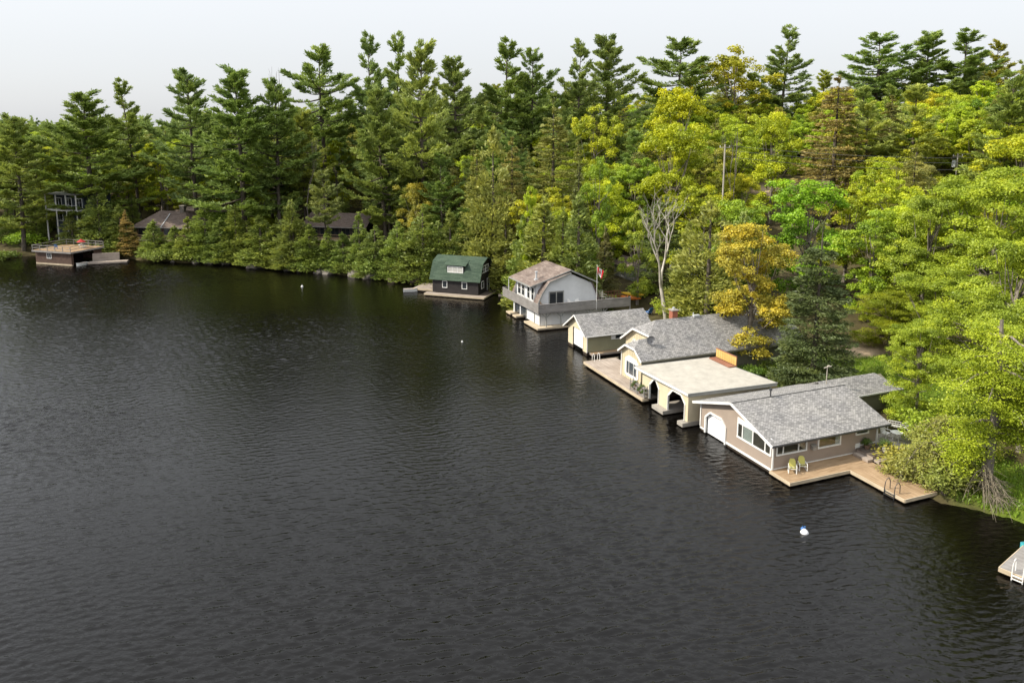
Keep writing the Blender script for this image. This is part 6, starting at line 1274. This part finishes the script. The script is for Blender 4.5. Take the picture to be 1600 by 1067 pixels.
def hanging(seed,n,reach,leafn,x,y,z,name,label,cat,c,az0,az1,drop):
    g=np.random.default_rng(seed); tp=[];P=[];T_=[];Nn=[]
    for k in range(n):
        an=g.uniform(az0,az1); ln=reach*g.uniform(.5,1.1); d=np.array([math.cos(an),math.sin(an),0]); s=np.linspace(0,1,7); h0=g.uniform(.6,2.4); pts=np.array([0,0,h0])+d*(ln*s)[:,None]+np.stack([g.normal(0,.05,7),g.normal(0,.05,7),.35*ln*s-(drop+.35*ln+h0*.8)*s**2],1); tp.append((pts,np.linspace(.05,.010,7)))
        for q in range(5):
            i=int(g.integers(2,6)); a=pts[i]; e=a+d*g.uniform(.3,.9)+g.normal(0,.35,3)+[0,0,-g.uniform(.2,.8)]; m_=(a+e)/2+[0,0,.1]; tp.append((np.array([a,m_,e]),np.array([.022,.015,.006])))
        if leafn:
            for q in range(leafn):
                i=g.uniform(1.5,6); c0=np.array([np.interp(i,range(7),pts[:,j]) for j in range(3)]); m=26; qv=g.normal(size=(m,3))*np.array([.3,.3,.14]); P.append(c0+qv); nn=unit(g.normal(size=(m,3))*.7+[0,0,.8]); Nn.append(nn); T_.append(np.cross(nn,g.normal(size=(m,3))))
    t=thing(name,label,cat,(x,y,z)); V,Q=tubes(tp,4); link(bpy.data.objects.new('trunk',mesh_np(name+'_limbs',V,Q,M['twig'],smooth=True)),t)
    if P:
        P=np.concatenate(P);T_=np.concatenate(T_);Nn=np.concatenate(Nn);L=.2*g.uniform(.7,1.4,len(P)); V=blades(P,T_,Nn,L,L*.45); o=bpy.data.objects.new('crown',mesh_np(name+'_sprays',V,np.arange(len(V)).reshape(-1,4),M['leaf'],tint=np.repeat(np.clip(g.normal(.5,.2,len(P)),0,1),4))); o.color=(*c,1); link(o,t)
hanging(95,34,2.3,0,tx-.2,ty+.1,.5,'dead_cedar','bleached dead limbs fanning down to the water under the bank trees','dead tree',(.2,.2,.05),3.4,6.1,.6)
qx,qy=at(1455,745,.7); hanging(96,60,3.4,16,qx+.6,qy+1.2,.7,'cedar','leaning cedar trailing olive sprays over the dock end and the water','cedar tree',(.34,.35,.08),2.6,6.0,.5)
qx,qy=at(1490,700,1.0); hanging(97,50,3.2,16,qx,qy,1.4,'cedar','leaning cedar on the bank behind the swim ladder','cedar tree',(.32,.33,.08),2.2,6.2,.2)
# floating dock in the corner
FDK=Fr(at(1562,886,.42),52); t=root(FDK,'floating_dock','grey floating dock with a steel swim ladder off the grassy bank','dock')
planks(FDK,'deck_boards',0,5,.0,4.0,.42,'v',M['weathered'],t,.15); g=G(FDK); g.box(-.06,-.005,-.05,4.05,.14,.43); g.box(0,5,4.0,4.06,.14,.43); g.box(0,5,-.06,-.01,.14,.43); g.build('fascia',M['pale_wood'],t); g=G(FDK); g.box(.2,4.8,.2,3.8,-.2,.32); g.build('float',M['crib'],t)
l=hoop_ladder(FDK,-.02,1.05,.42,False,M['white'],'white swim ladder on the grey floating dock',width=.6); 
x,y=at(1598,857,.1); small_boat(x+.7,y+.1,-.12,3.3,1.9,.6,M['turq'],M['turq'],'turquoise kayak-like boat floating behind the grey dock')
def buoy(px,py,r,mt,label,top=None):
    x,y=at(px,py,0); t=thing('buoy',label,'buoy',(x,y,0),'mooring buoys on the lake'); g=G(f0); n=10; prof=[(.05,-.6),(.7,-.45),(1,0),(.75,.5),(.3,.85),(.12,1.1)]
    V=[];F=[]
    for a,b in prof: V+=[(r*a*math.cos(k*6.283/n),r*a*math.sin(k*6.283/n),r*b) for k in range(n)]
    for i in range(len(prof)-1): F+=[(i*n+j,i*n+(j+1)%n,(i+1)*n+(j+1)%n,(i+1)*n+j) for j in range(n)]
    F.append(tuple((len(prof)-1)*n+j for j in range(n))); g.add(V,F); g.build('float',mt,t,smooth=True); g=G(f0); g.tube([(0,0,r),(0,0,r*1.6)],r*.16); g.build('stem',top or mt,t); return t
buoy(472,448,.24,M['white'],'white buoy alone off the cedar shore'); buoy(722,534,.14,M['white'],'tiny white buoy on open water before the green-roofed boathouse')
buoy(1257,832,.30,M['door_white'],'white jug float on the water in front of the tan dock',M['blue']); buoy(1254,826,.15,M['blue'],'blue float tied to the white jug in front of the tan dock')
# grass: blades on the lawns in view
def grass():
    g=np.random.default_rng(5); P=[]
    for cx,cy,r in LAWNS:
        n=int(90*r*r); a=g.uniform(0,6.283,n); q=r*.97*np.sqrt(g.uniform(0,1,n)); P.append(np.stack([cx+q*np.cos(a),cy+q*np.sin(a)],1))
    P=np.concatenate(P); d=shore_d(P[:,0],P[:,1]); keep=d>.3
    for a,b,r in [(HF.w(4,-5)[0],HF.w(4,-5)[1],8),(HF.w(16,-8)[0],HF.w(16,-8)[1],3.6),(41,86,2.6),(33.7,62.6,2.2)]: keep&=np.hypot(P[:,0]-a,P[:,1]-b)>r
    P=P[keep]; z=land_z(P[:,0],P[:,1]); n=len(P); C=np.stack([P[:,0],P[:,1],z+.08],1); T_=unit(g.normal(0,.35,(n,3))+[0,0,1]); Nn=unit(g.normal(size=(n,3))*[1,1,.1]); L=g.uniform(.15,.40,n); V=blades(C,T_,Nn,L,L*.35)
    o=bpy.data.objects.new('grass',mesh_np('grass',V,np.arange(len(V)).reshape(-1,4),M['leaf'],tint=np.repeat(np.clip(g.normal(.5,.2,n),0,1),4))); o.color=(.20,.31,.03,1); link(o); tag(o,kind='stuff')
grass()
